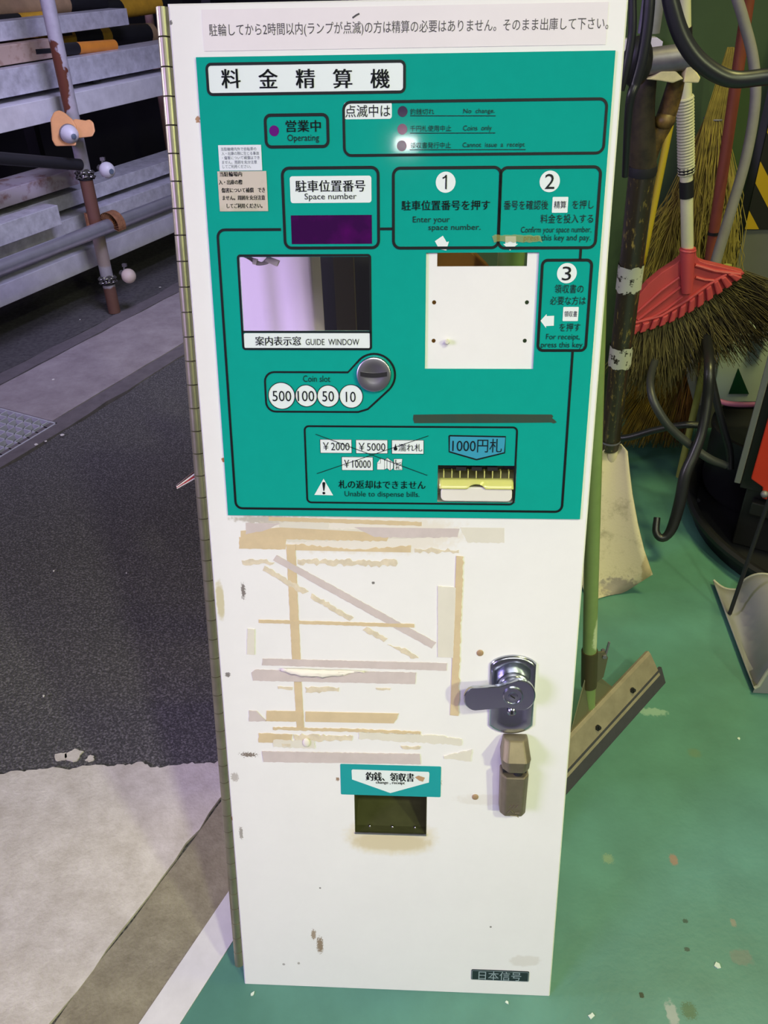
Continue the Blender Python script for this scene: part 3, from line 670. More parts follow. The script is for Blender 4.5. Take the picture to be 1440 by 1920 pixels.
T('釣銭切れ', 769, 814, 210, 11, E3); T('No  change.', 868.5, 927, 210, 11, E3); T('千円札使用中止', 769, 846, 241.5, 11.5, E3); T('Coins  only', 868, 921.5, 242, 12.5, E3)
T('領収書発行中止', 769, 845, 273, 11.5, E3); T('Cannot  issue  a  receipt', 867, 983, 273, 11.5, E3)
T('Enter your', 774, 843, 413, 14.5, E3); T('space number.', 803, 900.5, 427.5, 14, E3)
T('Confirm your space number,', 976, 1107.5, 432, 14.5, E3); T('press this key and pay.', 981, 1106, 447, 14.5, E3)
T('For receipt,', 1023, 1086, 632, 13.5, E3); T('press this key.', 1013.5, 1093.5, 647, 13.5, E3); T('Coin slot', 569, 620, 709, 12, E3)
TE('Unable to dispense bills.', 274, 634, 427, 33)
mb.build('small_lettering', m_inkg, fp, recalc=False)
# indicator lights
for x, y, c in ((515, 246, (98, 22, 118)), (755, 210, (44, 22, 62)), (754.5, 243, (104, 44, 82)), (753.5, 274, (62, 24, 58))):
    mb = MB(); disc(mb, x, y, 9.3, E1); mb.build('indicator_light', mat('indicator_lens', S(*c), .12), fp)
m_purple = mat('smoked_purple_lens', S(52, 8, 66), .09, spec=.5, col2=S(86, 4, 96), scale=14, thr=(.5, .75))
mb = MB(); fillrr(mb, 546, 404, 698, 457, .5, E1); mb.build('number_display', m_purple, fp)
# smeared yellow tape over the printing
mb = MB(); a_ = [(922, 443)] + [(922 + i * 6, 441 + random.uniform(-1.5, 1.5)) for i in range(1, 16)]; b_ = [(1016 - i * 6, 454 + random.uniform(-2, 2)) for i in range(16)]
mb.poly([(L(*p).x, -E3 - .0004, L(*p).z) for p in a_ + b_]); lab(mb.build('tape_residue', mat('yellow_tape_glue', S(170, 165, 80), .5, alpha=.45), fp), 'yellowed translucent tape residue')
mb = MB(); pts = zD((190, 1222), (420, 1219), (640, 1218), (860, 1220), (1075, 1221)) + zD((1085, 1232), (1078, 1244), (1092, 1254), (1108, 1270), (1090, 1278), (1072, 1272), (860, 1274), (640, 1275), (420, 1275), (195, 1276), (187, 1250))
mb.prism([V((L(*p).x, -.0032, L(*p).z)) for p in pts], (0, -.0003, 0)); lab(mb.build('dark_tape', mat('dark_tape', S(22, 58, 46), .6, col2=S(42, 60, 42), scale=60), door), 'dark green brown tape strip')
# ---- guide window glass and things behind it
mb = MB(); mb.box(((WIN[0] + WIN[2]) / 2, .0006, (WIN[1] + WIN[3]) / 2), (WIN[2] - WIN[0] + .004, .0015, WIN[3] - WIN[1] + .004))
gw = mb.build('guide_window', glass('smoky_window', (.95, .92, .96, 1)), door)
m_guide = mat('white_guide_sheet', S(226, 212, 232), .6)
# key recess peg
mb = MB(); c = L(838, 640); mb.lathe([(.0028, 0), (.0028, .007), (.0018, .0085)], c, (0, -1, 0), 14); mb.build('peg', mat('cream_plastic_peg', S(214, 212, 190), .4), door, smooth=True)
# ---- coin slot
c = L(701, 702, .006); r = L(733, 702).x - L(669, 702).x; r /= 2
mb = MB(); mb.lathe([(r, 0), (r * 1.02, .004), (r * .98, .0062), (r * .90, .0068), (r * .5, .0052), (.0001, .0046)], (c.x, -.003, c.z), (0, -1, 0), 40)
cs = mb.build('coin_slot', m_satin, door, smooth=True)
mb = MB(); h = r * .78
pts = []
for i in range(13): a = -h + 2 * h * i / 12; pts.append((c.x + a, -.0096, c.z - .0015 + .0016 * abs(a / h) ** 2 - .0016))
pts2 = [(p[0], p[1], p[2] + .0050) for p in pts[::-1]]
mb.prism(pts + pts2, (0, .002, 0)); mb.build('slot', m_blackp, cs)
# ---- bill slot
m_bw = mat('off_white_plastic', S(222, 218, 206), .4); m_by = mat('yellow_translucent_plastic', S(222, 222, 130), .2, trans=.25, var=.03)
a, b, c, d = BILL; dep = .035; mb = MB()
mb.box(((a + c) / 2, dep, (b + d) / 2), (c - a, .002, d - b))
for z in (b - .001, d + .001): mb.box(((a + c) / 2, dep / 2 + .001, z), (c - a + .004, dep, .002))
for x in (a - .001, c + .001): mb.box((x, dep / 2 + .001, (b + d) / 2), (.002, dep, d - b))
bs = mb.build('bill_slot', m_bw, door)
H = d - b
mb = MB(); mb.box(((a + c) / 2, .022, d - H * .13), (c - a - .002, .02, H * .12))
for i in range(3): mb.box((a + (c - a) * (.3 + .2 * i), .012, d - H * .12), ((c - a) * .13, .02, H * .10))
mb.build('roller', m_blackp, bs)
mb = MB(); x0, x1 = a + .002, c - .003; z0, z1 = b + H * .40, b + H * .64; n = 24; top = []; bot = []
for i in range(n + 1):
    x = x0 + (x1 - x0) * i / n; g_ = max(0, 1 - ((x - (x0 + x1) / 2) / ((x1 - x0) * .11)) ** 2) ** .5
    bot.append((x, z0 + g_ * H * .13))
prof = [(.001, 1.0), (-.002, .8), (-.005, .5), (-.008, .12), (-.008, 0)]
rows = [[V((x, y_, (z1 - zb2) * f + zb2)) for x, zb2 in bot] for y_, f in prof]
for A, B in zip(rows, rows[1:]): mb.add(A + B, [(i, i + 1, n + 2 + i, n + 1 + i) for i in range(n)])
bz = mb.build('yellow_bezel', m_by, bs, smooth=True); so = bz.modifiers.new('t', 'SOLIDIFY'); so.thickness = .0022
mb = MB(); mb.add([(x0, .018, b + H * .92), (x1, .018, b + H * .92), (x1, .010, b + H * .80), (x0, .010, b + H * .80), (x1, .001, z1), (x0, .001, z1)], [(0, 1, 2, 3), (3, 2, 4, 5)])
cv = mb.build('clear_cover', glass('clear_yellowish_plastic', (.84, .84, .62, 1), rough=.1), bs, smooth=True)
mb = MB()
for i in range(9):
    x = x0 + (x1 - x0) * (.06 + .11 * i); mb.box((x, .006, z1 + H * .08), (.0012, .010, H * .22))
mb.build('bezel_rib', m_by, bz)
mb = MB(); mb.rbox(((a + c) / 2, .006, b + H * .24), (c - a - .008, .022, H * .38), .006, axis='y'); mb.build('tray_lip', m_bw, bs, bevel=.001)
# ---- notice strip and stickers
m_paper = mat('white_paper', S(226, 220, 220), .55, var=.03, scale=12)
mb = MB(); q = [L(378, 20), L(1141, 2), L(1136, 83), L(383, 97)]; z1 = (q[0].z + q[1].z) / 2; z0 = (q[2].z + q[3].z) / 2; x0 = (q[0].x + q[3].x) / 2; x1 = (q[1].x + q[2].x) / 2
mb.box(((x0 + x1) / 2, -.0003, (z0 + z1) / 2), (x1 - x0, .0006, z1 - z0)); ns = mb.build('notice_strip', m_paper, door)
mb = MB(); T('駐輪してから2時間以内(ランプが点滅)の方は精算の必要はありません。そのまま出庫して下さい。', 388, 1136, 52, 27, .0009)
stroke(mb, zE((0, 0))[:0] + [(661, 34), (668, 29), (674, 26)], 3, .0009)
mb.build('lettering', mat('grey_print', S(62, 60, 62), .5), ns, recalc=False)
mb = MB(); x0, z0, x1, z1 = R2(410.5, 273, 493, 320); mb.box(((x0 + x1) / 2, -.0036, (z0 + z1) / 2), (x1 - x0, .0006, z1 - z0)); st = lab(mb.build('sticker', mat('white_sticker', S(216, 222, 226), .4), door), 'white rectangular sticker with small print')
mb = MB()
for i, (b_, xa, xb) in enumerate((('当駐輪場内外で自転車の', 416, 482), ('入・出庫の際に生じる事故', 417, 487), ('・傷害について補償はでき', 418, 488), ('ません。周囲を充分注意', 418, 483), ('してご利用ください。', 419, 472))): T(b_, xa, xb, 280 + i * 8.2, 6.6, .0042)
mb.build('lettering', mat('faded_print', S(104, 112, 120), .5), st, recalc=False)
mb = MB(); x0, z0, x1, z1 = R2(409, 322, 504, 396); mb.box(((x0 + x1) / 2, -.0036, (z0 + z1) / 2), (x1 - x0, .0006, z1 - z0)); st = lab(mb.build('sticker', mat('dirty_sticker', S(196, 186, 170), .6, col2=S(158, 162, 128), scale=26, thr=(.45, .8)), door), 'dirty beige sticker with worn print')
mb = MB()
for b_, xa, xb, yc in (('当駐輪場内', 414, 455, 327), ('入・出庫の際', 412, 456, 342), ('傷害について補償', 417, 477, 357), ('でき', 485, 498, 356.5), ('ません。周囲を充分注意', 419, 498, 371), ('してご利用ください。', 427, 493, 386)): T(b_, xa, xb, yc, 9, .0042, bold=.3)
mb.build('lettering', m_ink, st, recalc=False)
# ---- old tape strips
m_tt = mat('tan_tape', S(206, 186, 148), .6, var=.07, scale=40); m_tm = mat('mauve_grey_tape', S(200, 188, 182), .6, var=.06, scale=40)
m_tp = mat('pale_tape', S(240, 235, 218), .5, alpha=.75, var=.03); m_tr = mat('tape_glue_residue', S(212, 200, 174), .7, var=.14, scale=70)
TM = {'t': (m_tt, 'tan paper tape'), 'm': (m_tm, 'greyish mauve paper tape'), 'p': (m_tp, 'pale translucent tape'), 'r': (m_tr, 'ragged tape residue')}
layk = [0]
def tape(kind, pts, rag=0.0, rag_sides=None):
    """old tape in photo pixels of the close-up, edges optionally torn"""
    q = zF(*pts); out = []; n = len(q)
    for i in range(n):
        (x0, y0), (x1, y1) = q[i], q[(i + 1) % n]; d_ = math.hypot(x1 - x0, y1 - y0)
        k = max(1, int(d_ / 5)) if rag and (rag_sides is None or i in rag_sides) else 1
        for j in range(k):
            t = j / k; nx, ny = -(y1 - y0) / d_, (x1 - x0) / d_; w_ = random.uniform(-rag, rag) if j else 0
            out.append((x0 + (x1 - x0) * t + nx * w_, y0 + (y1 - y0) * t + ny * w_))
    layk[0] += 1; h = .00015 + .00004 * layk[0]
    mb = MB(); mb.prism([V((L(*p).x, 0, L(*p).z)) for p in out], (0, -h, 0))
    return lab(mb.build('tape_strip', TM[kind][0], door), TM[kind][1])
tape('p', [(1285, 130), (1508, 133), (1508, 208), (1325, 206)], 1, (2, 3))
tape('t', [(330, 78), (620, 86), (1095, 103), (1095, 123), (640, 108), (330, 97)], .8)
tape('p', [(385, 103), (630, 105), (628, 135), (1000, 150), (1180, 178), (430, 205), (385, 180)], 1.5)
tape('t', [(190, 147), (390, 130), (780, 150), (930, 178), (920, 200), (430, 190), (190, 180)], 1.5, (2, 3, 4))
tape('m', [(215, 107), (390, 111), (310, 145), (215, 165)], .8)
tape('m', [(757, 128), (1285, 136), (1275, 178), (1060, 182), (860, 178)], 1.2, (1, 2, 3))
tape('t', [(182, 178), (418, 181), (414, 240), (182, 236)], .6)
tape('t', [(465, 214), (760, 240), (1042, 220), (1040, 255), (465, 244)], 2, (0, 1))
tape('r', [(1060, 235), (1280, 242), (1280, 258), (1060, 255)], 3)
tape('r', [(195, 295), (290, 288), (360, 305), (350, 315), (200, 315)], 3)
tape('r', [(475, 290), (640, 292), (970, 294), (965, 325), (720, 320), (475, 312)], 3)
tape('t', [(418, 215), (463, 215), (490, 790), (447, 790)], .4); tape('t', [(457, 902), (494, 902), (508, 1130), (470, 1130)], .4)
tape('m', [(370, 268), (1168, 705), (1145, 735), (352, 293)], .6)
tape('r', [(310, 322), (530, 450), (500, 462), (300, 345)], 1.8); tape('r', [(545, 460), (755, 580), (735, 597), (610, 525), (540, 482)], 2)
tape('r', [(820, 628), (925, 685), (905, 702), (800, 642)], 1.5); tape('r', [(925, 715), (1010, 732), (1080, 782), (1040, 785), (985, 745)], 2.5)
tape('t', [(280, 590), (1058, 613), (1058, 630), (280, 606)], .5)
tape('m', [(300, 785), (1222, 808), (1220, 845), (296, 818)], .5)
tape('m', [(262, 840), (1068, 855), (1062, 912), (252, 895), (244, 855)], .5)
tape('r', [(375, 925), (450, 928), (448, 942), (378, 936)], 1.6); tape('r', [(513, 928), (682, 930), (680, 950), (515, 955)], 2)
tape('r', [(865, 932), (940, 935), (935, 942), (870, 940)], 1)
tape('t', [(320, 1046), (500, 1049), (496, 1100), (318, 1097)], .5); tape('t', [(514, 1050), (980, 1060), (955, 1108), (514, 1100)], 2, (1,))
tape('m', [(232, 1044), (270, 1046), (318, 1098), (232, 1098)], .6)
tape('t', [(352, 1128), (720, 1135), (1090, 1151), (1090, 1162), (760, 1150), (352, 1140)], 1)
tape('p', [(780, 1150), (1180, 1170), (1295, 1188), (1295, 1218), (780, 1185)], 1.5)
tape('t', [(280, 1158), (450, 1164), (440, 1205), (280, 1203)], .8); tape('r', [(455, 1165), (750, 1172), (745, 1195), (470, 1195)], 2.4)
tape('p', [(355, 1190), (560, 1195), (560, 1235), (355, 1225)], 1.5)
lab(tape('r', [(990, 1222), (1090, 1224), (1085, 1236), (1000, 1234)], 1.8), 'ragged tape residue'); tape('r', [(395, 1208), (440, 1208), (440, 1222), (400, 1224)], 1.5)
tape('m', [(297, 1248), (1085, 1262), (1090, 1312), (305, 1300)], .5)
tape('t', [(1268, 272), (1303, 275), (1300, 420), (1290, 620), (1278, 1070), (1237, 1066), (1255, 620)], 1.6, (1, 2, 3))
tape('p', [(1175, 422), (1266, 430), (1252, 780), (1175, 775)], .5); tape('p', [(225, 636), (260, 638), (260, 765), (222, 762)], .5)
tape('p', [(1205, 1272), (1345, 1240), (1340, 1298), (1205, 1282)], 1)
# curled torn flap of tape
mb = MB(); n = 16; rows = []
m_curl = mat('torn_paper_curl', S(226, 220, 206), .7)
for i in range(n + 1):
    t = i / n; x = 395 + t * 415; y0_ = 828 + 14 * t; w_ = (30 * math.sin(math.pi * min(1, t * .75 + .18)) ** 1.4 + 3 + random.uniform(-5, 5)) * (.55 if .78 < t < .86 else 1)
    row = []
    for j in range(6):
        s_ = j / 5; (qx, qy), = zF((x, y0_ + w_ * s_)); p = L(qx, qy); row.append(V((p.x, -.0022 - .0045 * math.sin(s_ * 2.4) * math.sin(math.pi * min(1, .1 + t)) - .0022 * random.random(), p.z)))
    rows.append(row)
for A, B in zip(rows, rows[1:]): mb.add(A + B, [(j, j + 1, 6 + j + 1, 6 + j) for j in range(5)])
cf = mb.build('torn_tape_flap', m_curl, door, smooth=True); so = cf.modifiers.new('t', 'SOLIDIFY'); so.thickness = .0004
mb = MB(); n = 10
for i in range(n):
    (qx, qy), = zF((515 + 3 * i, 1175 + 6 * i)); p = L(qx, qy)
mb.ball(L(*zF((520, 1200))[0]) + V((0, -.003, 0)), .005, 12, (1, .4, 1.4)); mb.build('glue_lump', m_curl, door, smooth=True)
# ---- change label, chute
m_tl = mat('teal_label', S(22, 152, 152), .4)
mb = MB(); x0, z0, x1, z1 = R2(638, 1432, 826, 1494); mb.add([], []); mb.prism([V((p, 0, q)) for p, q in rr(x0, z0, x1, z1, .0015)], (0, -.0009, 0)); cl = mb.build('change_label', m_tl, door)
mb = MB(); mb.poly([(L(*p).x, -.0012, L(*p).z) for p in zH((553, 88), (855, 98), (858, 104), (856, 140), (703, 182), (551, 128), (549, 92))]); mb.build('white_arrow', m_wprint, cl)
mb = MB(); T('釣銭、領収書', 686, 776, 1455.5, 16, .0015, bold=.6); T('change , receipt', 705, 759, 1467, 6.5, .0015, bold=.3); mb.build('lettering', m_ink, cl, recalc=False)
mb = MB(); mb.poly([(L(*p).x, -.0018, L(*p).z) for p in zH((800, 118), (815, 112), (840, 120), (832, 136), (818, 132))]); mb.build('brown_scrap', mat('brown_tape_scrap', S(176, 142, 104), .7), cl)
a, b, c, d = CHUTE; dep = .055; m_ch = mat('dull_chute_steel', S(88, 90, 56), .45, metal=.35, var=.2, scale=22)
mb = MB(); th = .0012
dep = .10; sec = [(0, b + .001), (.016, b + .002), (.05, b + .014), (dep, b + .034), (dep, d + .01), (0, d + .001)]
for (y0_, z0_), (y1_, z1_) in zip(sec, sec[1:]): mb.poly([(a, y0_, z0_), (c, y0_, z0_), (c, y1_, z1_), (a, y1_, z1_)])
for x in (a, c): mb.poly([(x, y0_, z0_) for y0_, z0_ in sec])
cu = mb.build('change_chute', m_ch, door); so = cu.modifiers.new('t', 'SOLIDIFY'); so.thickness = .001
mb = MB(); mb.tube([(a, -.001, b + .003), (c, -.001, b + .003)], .0016, 8); mb.build('chute_lip', m_satin, cu, smooth=True)
for f in (.2, .52, .84):
    mb = MB(); mb.ball((a + (c - a) * f, .014, b + .003), .002, 10); mb.build('rivet', m_satin, cu, smooth=True)
# ---- lock
def lp(pts, h): return [L(x, y, h) for x, y in zG(*pts)]
def shield(k):
    """outline of the lock plate shrunk by k (close-up pixels)"""
    o = []
    for i in range(13): a_ = i / 12; x = 322 + k + (286 - 2 * k) * a_; o.append((x + 0, 205 + k - (50) * (1 - ((a_ - .5) * 2) ** 2) ** .75 + 0))
    for i in range(13): a_ = i / 12; x = 586 - k - (272 - 2 * k) * a_; o.append((x, 585 - k + 47 * (1 - ((a_ - .5) * 2) ** 2) ** .75))
    return o
mb = MB(); A = [V((q.x, -.0002, q.z)) for q in lp(shield(0), 0)]; B = [V((q.x, -.004, q.z)) for q in lp(shield(4), 0)]; Cc = [V((q.x, -.0055, q.z)) for q in lp(shield(16), 0)]; Dd = [V((q.x, -.0035, q.z)) for q in lp(shield(48), 0)]
for p, q in ((A, B), (B, Cc), (Cc, Dd)): mb.ring(p, q)
mb.poly(Dd); lk = mb.build('lock_plate', m_chrome, door, smooth=True, angle=50)
c1 = lp([(462, 320)], .014)[0]; c1.y = -.003
mb = MB(); mb.lathe([(.0215, 0), (.0215, .004), (.0195, .005), (.0195, .010), (.0175, .011), (.0175, .017), (.0155, .018), (.0155, .024)], (L(962, 1282).x, -.004, L(962, 1286).z), (0, -1, 0), 40); mb.build('lock_barrel', m_chrome, lk, smooth=True, angle=30)
# lever: big round end with a tapering thumb tab
hl = .028
def lev(h):
    o = []; (bx, by), (tx, ty) = zG((509, 405), (231, 427)); 
    for a_ in range(-118, 113, 10): o.append((bx + 28.5 * math.cos(math.radians(a_)), by - 28.5 * math.sin(math.radians(a_))))
    o += zG((400, 345), (375, 350), (300, 354))
    for a_ in range(88, 275, 12): o.append((tx + 21.0 * math.cos(math.radians(a_)), ty - 21.5 * math.sin(math.radians(a_))))
    o += zG((330, 490), (420, 480))
    return [L(x, y, h) for x, y in o]
fr = lev(hl); bk = [q + V((0, .005, 0)) for q in fr]; cen = sum(fr, V()) / len(fr)
mb = MB(); inn = [q + (cen - q).normalized() * .0013 + V((0, -.0012, 0)) for q in fr]
mb.ring(bk, fr); mb.ring(fr, inn); mb.poly(inn); mb.poly(bk[::-1]); lh = mb.build('lock_lever', m_chrome, door, smooth=True, angle=35)
c = L(*zG((463, 405))[0], hl); mb = MB(); mb.lathe([(.0125, 0), (.0125, .003), (.0115, .004), (.0100, .004), (.0098, .0025), (.006, .0025), (.0055, .0035), (.0001, .0038)], (c.x, -hl, c.z), (0, -1, 0), 32); kc = mb.build('key_cylinder', m_chrome, lh, smooth=True, angle=30)
mb = MB(); mb.box((c.x - .0005, -hl - .0036, c.z), (.0075, .0008, .0018), Matrix.Rotation(math.radians(35), 3, 'Y')); mb.build('keyhole', m_blackp, kc)
c = L(*zG((455, 500))[0], .005); mb = MB(); mb.lathe([(.0055, 0), (.0055, .004), (.004, .005)], (c.x, -.0045, c.z), (0, -1, 0), 20); sk = mb.build('plate_stud', m_chrome, lk, smooth=True, angle=30)
mb = MB(); mb.box((c.x, -.0096, c.z), (.003, .0012, .005)); mb.build('stud_slot', m_blackp, sk)
# ---- bronze coloured hasp lock below
m_brz = mat('worn_bronze_casting', S(128, 118, 98), .5, metal=.6, var=.14, scale=50)
x0 = L(934, 1460).x; x1 = L(988, 1460).x; xm = (x0 + x1) / 2; wd = x1 - x0
zt = L(962, 1391, .02).z; zb2 = L(962, 1528, .022).z; zsp = L(962, 1452, .025).z; zs2 = L(962, 1441, .025).z
def taper(z0_, z1_, w0, w1, d0, d1, chx, cy_):
    """chamfered block between z0_ and z1_"""
    A_ = []; B_ = []
    for (zz_, w_, d_, out_) in ((z0_, w0, d0, A_), (z1_, w1, d1, B_)):
        h_ = w_ / 2; out_ += [(xm - h_, 0, zz_), (xm - h_, -d_ + cy_, zz_), (xm - h_ + chx, -d_, zz_), (xm + h_ - chx, -d_, zz_), (xm + h_, -d_ + cy_, zz_), (xm + h_, 0, zz_)]
    return A_, B_
mb = MB(); A_, B_ = taper(zb2, zsp - .002, wd * .90, wd * .95, .026, .030, .006, .008); mb.ring(A_, B_); mb.poly(A_[::-1]); mb.poly(B_)
hp = mb.build('hasp_lock', m_brz, door, bevel=.002)
mb = MB(); A_, B_ = taper(zs2, zs2 + (zt - zs2) * .45, wd * .92, wd * .98, .036, .038, .008, .010); mb.ring(A_, B_); mb.poly(A_[::-1])
C_, D_ = taper(zs2 + (zt - zs2) * .45, zt, wd * .98, wd * .82, .038, .018, .006, .008); mb.ring(C_, D_); mb.poly(D_); mb.build('hasp_cap', m_brz, hp, bevel=.0022)
mb = MB(); mb.box((xm, -.010, (zsp + zs2) / 2 - .001), (wd * .8, .018, abs(zs2 - zsp) + .012)); mb.lathe([(.006, -.01), (.006, .01)], (xm + .004, -.021, zsp), (0, 0, 1), 12); mb.build('shackle', m_iron, hp)
mb = MB()
zc_ = (zsp + zb2) / 2 - .022
for p in (((-.006, .004), (-.003, .009)), ((-.002, .004), (.001, .009)), ((.002, .004), (.006, .009)), ((-.008, -.004), (-.004, .001)), ((-.004, .001), (0, -.004)), ((-.004, -.008), (.004, -.008)), ((.002, -.004), (.008, -.003)), ((.003, -.007), (.007, -.010))):
    (a0, b0), (a1, b1) = p; mb.tube([(xm + a0, -.0275, zc_ + b0), (xm + a1, -.0278, zc_ + b1)], .0006, 6)
mb.build('embossed_mark', m_brz, hp)
for x, y in ((900, 1224), (891, 1494)):
    c = L(x, y); mb = MB(); mb.lathe([(.0044, 0), (.0044, .0008), (.0036, .0014)], c, (0, -1, 0), 20); mb.build('screw', mat('tan_screw_head', S(168, 140, 106), .5, metal=.2), door, smooth=True)
# ---- maker's plate
mb = MB(); x0, z0, x1, z1 = R2(884, 1817, 991, 1840); mb.prism([V((p, 0, q)) for p, q in rr(x0, z0, x1, z1, .002)], (0, -.001, 0)); np_ = mb.build('nameplate', mat('black_nameplate', S(34, 46, 48), .35), door)
mb = MB(); T('日本信号', 897, 977, 1828.5, 16, .0014); A = rr(x0 + .0008, z0 + .0008, x1 - .0008, z1 - .0008, .0015); B = rr(x0 + .0014, z0 + .0014, x1 - .0014, z1 - .0014, .0012)
mb.ring([(p, -.0014, q) for p, q in A], [(p, -.0014, q) for p, q in B]); mb.build('lettering', mat('silver_print', S(160, 176, 180), .35, metal=.2), np_, recalc=False)
# ---- coloured wires sticking out behind the hinge
for dx, c in ((0, (150, 40, 40)), (.003, (215, 210, 205)), (.006, (60, 34, 28)), (-.002, (200, 190, 190))):
    a_ = L(366, 893, -.012); b_ = L(332, 914, -.012); mb = MB(); mb.tube([a_ + V((.012, 0, dx)), a_ + V((0, 0, dx)), b_ + V((0, 0, dx * .4))], .0011, 6); mb.build('wire_end', mat('wire_sleeve', S(*c), .5), door, smooth=True)
# ================================================================== BEHIND THE DOOR
m_galv2 = mat('worn_rail_steel', S(128, 126, 138), .5, metal=.4, var=.15, scale=30)
YR = .374
ra_ = P(1120, 101, YR); zr = P(1240, 112, YR).z
rail = thing('support_rail', (-.1, YR, 0), 'grey steel stand with a level rail that the door leans on, glimpsed through its openings', 'rail')
mb = MB(); mb.tube([(P(398, 200, YR).x, YR, zr), (ra_.x, YR, zr + .004)], .0135, 20); mb.build('top_rail', m_galv2, rail, smooth=True)
for x in (P(396, 560, YR).x, P(768, 560, YR).x):
    mb = MB(); mb.tube([(x, YR, 0), (x, YR, zr)], .012, 14); mb.build('leg', mat('grey_leg_paint', S(96, 94, 98), .6), rail, smooth=True)
# white board seen through the guide window
pa = P(440, 660, .46); pb = P(586, 560, .46)
bz_ = P(520, 470, .46).z
mb = MB(); x1 = P(585, 560, .46).x; pl_ = P(372, 560, .56); pr_ = P(586, 560, .385); hb2 = bz_ + .06; mb.prism([(pl_.x, pl_.y, 0), (pr_.x, pr_.y, 0), (pr_.x, pr_.y, hb2), (pl_.x, pl_.y, hb2)], (.012, .016, 0)); tag(mb.build('white_board', mat('white_board_paint', S(232, 226, 230), .6), bevel=.003), 'white board standing behind the door, seen through the guide window', 'board')
mb = MB(); xs_ = P(700, 560, .75).x; mb.box((xs_ - .09, .76, .5), (.26, .02, 1.0)); tag(mb.build('dark_board', mat('dark_grey_board', S(56, 58, 64), .7, var=.15, scale=8)), 'dark grey board seen through the right half of the guide window', 'board')
mb = MB(); q = P(648, 560, .62); mb.box((q.x, .62, .47), (.03, .02, .94)); tag(mb.build('grey_strip', mat('grey_strip_paint', S(104, 98, 98), .7)), 'upright grey strip seen through the right of the guide window', 'strip')
# cable plug lying against the glass
cb = thing('cable_plug', (0, 0, 0), 'grey ribbon cable with plug hanging in the top left corner of the guide window', 'cable')
def BL(x, y, h): # world point just behind the door face
    u, v = D(x, y, h); return V((u, 0, 0)) + DU * v + DN * h
ORG[cb.name] = BL(490, 488, -.012); cb.location = ORG[cb.name]
m_cable = mat('grey_cable', S(150, 146, 146), .5); m_plug = mat('white_plug', S(196, 192, 190), .4)
for k_, off in enumerate((0, 4, 8)):
    mb = MB(); mb.tube(spline([BL(452 + off, 478, -.012), BL(468 + off, 486, -.012), BL(482 + off, 496 - off * .4, -.012), BL(500, 494 - off, -.012), BL(508, 488 - off * .5, -.012)], 6), .0011, 6); mb.build('wire', m_cable, cb, smooth=True)
mb = MB(); mb.prism([BL(x, y, -.010) for x, y in ((500, 480), (524, 489), (519, 500), (496, 490))], DN * -.006); mb.build('plug', m_plug, cb, bevel=.0008)
mb = MB(); mb.prism([BL(x, y, -.009) for x, y in ((474, 484), (482, 486), (480, 497), (473, 495))], DN * -.006); mb.build('cable_tie', m_plug, cb)
# what shows through the upper cut-out
mb = MB(); pts = [(780, 640), (780, 440), (850, 448), (885, 470), (915, 500), (960, 560), (990, 640)]
mb.prism([P(x, y, .55) for x, y in pts], (0, .018, 0)); 
bb = MB(); q0 = [P(x, y, .55) for x, y in ((770, 700), (770, 430), (845, 440), (880, 466), (912, 497), (950, 545), (968, 700))]; bb.prism([V((p.x, p.y, max(p.z, 0))) for p in q0] if False else [V((q0[0].x, .55, 0))] + q0[1:-1] + [V((q0[-1].x, .55, 0))], (0, .018, 0))
tag(bb.build('brown_board', mat('brown_plywood', S(150, 100, 40), .7, var=.18, scale=10), bevel=.003), 'brown board with a rounded corner seen through the upper cut-out', 'board')
gq = P(958, 486, .52); mb = MB(); mb.tube([(gq.x, .52, 0), (gq.x, .52, 1.08)], .0185, 18)
m_gpole = mat('green_painted_tube', S(110, 138, 78), .35, var=.08, scale=30)
tag(mb.build('green_post', m_gpole, smooth=True), 'green upright tube seen through the right of the upper cut-out', 'post')
# ================================================================== RIGHT SIDE, front to back
def tubepx(mb, pts, rpx, n=14, sp=8):
    """pts: (x, y, Y); rpx radius in photo pixels (single or list)"""
    w_ = [P(*p) for p in pts]; rs = rpx if isinstance(rpx, (list, tuple)) else [rpx] * len(w_)
    rad_ = [r * depth(p) / FPX for r, p in zip(rs, w_)]
    if sp <= 1 or len(w_) < 3: return mb.tube(w_, rad_, n)
    c = spline(w_, sp); k = len(c); R_ = []
    for i in range(k):
        t = i / (k - 1) * (len(rad_) - 1); j = min(int(t), len(rad_) - 2); R_.append(rad_[j] + (rad_[j + 1] - rad_[j]) * (t - j))
    return mb.tube(c, R_, n)
# ---- floor squeegee
s0 = F(1245, 1262, .035); s1 = F(1062, 1468, 0); dq = V((.24, .278, 0)).normalized(); pq = V((dq.y, -dq.x, 0))
e1 = F(1243, 1278, 0); e1 = V((e1.x, e1.y, 0)); Lq = .56; e0 = e1 - dq * Lq
sq = thing('floor_squeegee', e1 - dq * Lq / 2, 'floor squeegee with green handle standing behind the right edge of the door', 'squeegee')
m_sqm = mat('weathered_aluminium', S(160, 148, 130), .5, metal=.35, var=.16, scale=26); m_rub = mat('black_rubber_blade', S(62, 60, 70), .7, var=.1, scale=60)
def qpr(p, z): return e0 + pq * p + V((0, 0, z))
mb = MB(); mb.prism([qpr(0.0, 0), qpr(.006, 0.001), qpr(-.010, .036), qpr(-.016, .034)], dq * Lq); mb.build('rubber_blade', m_rub, sq)
mb = MB(); mb.prism([qpr(-.004, .026), qpr(-.034, .068), qpr(-.040, .072), qpr(-.046, .068), qpr(-.044, .058), qpr(-.040, .062), qpr(-.036, .060), qpr(-.010, .022)], dq * (Lq - .012)); mb.build('blade_holder', m_sqm, sq, bevel=.001)
hpt = F(1108, 1335, .03)
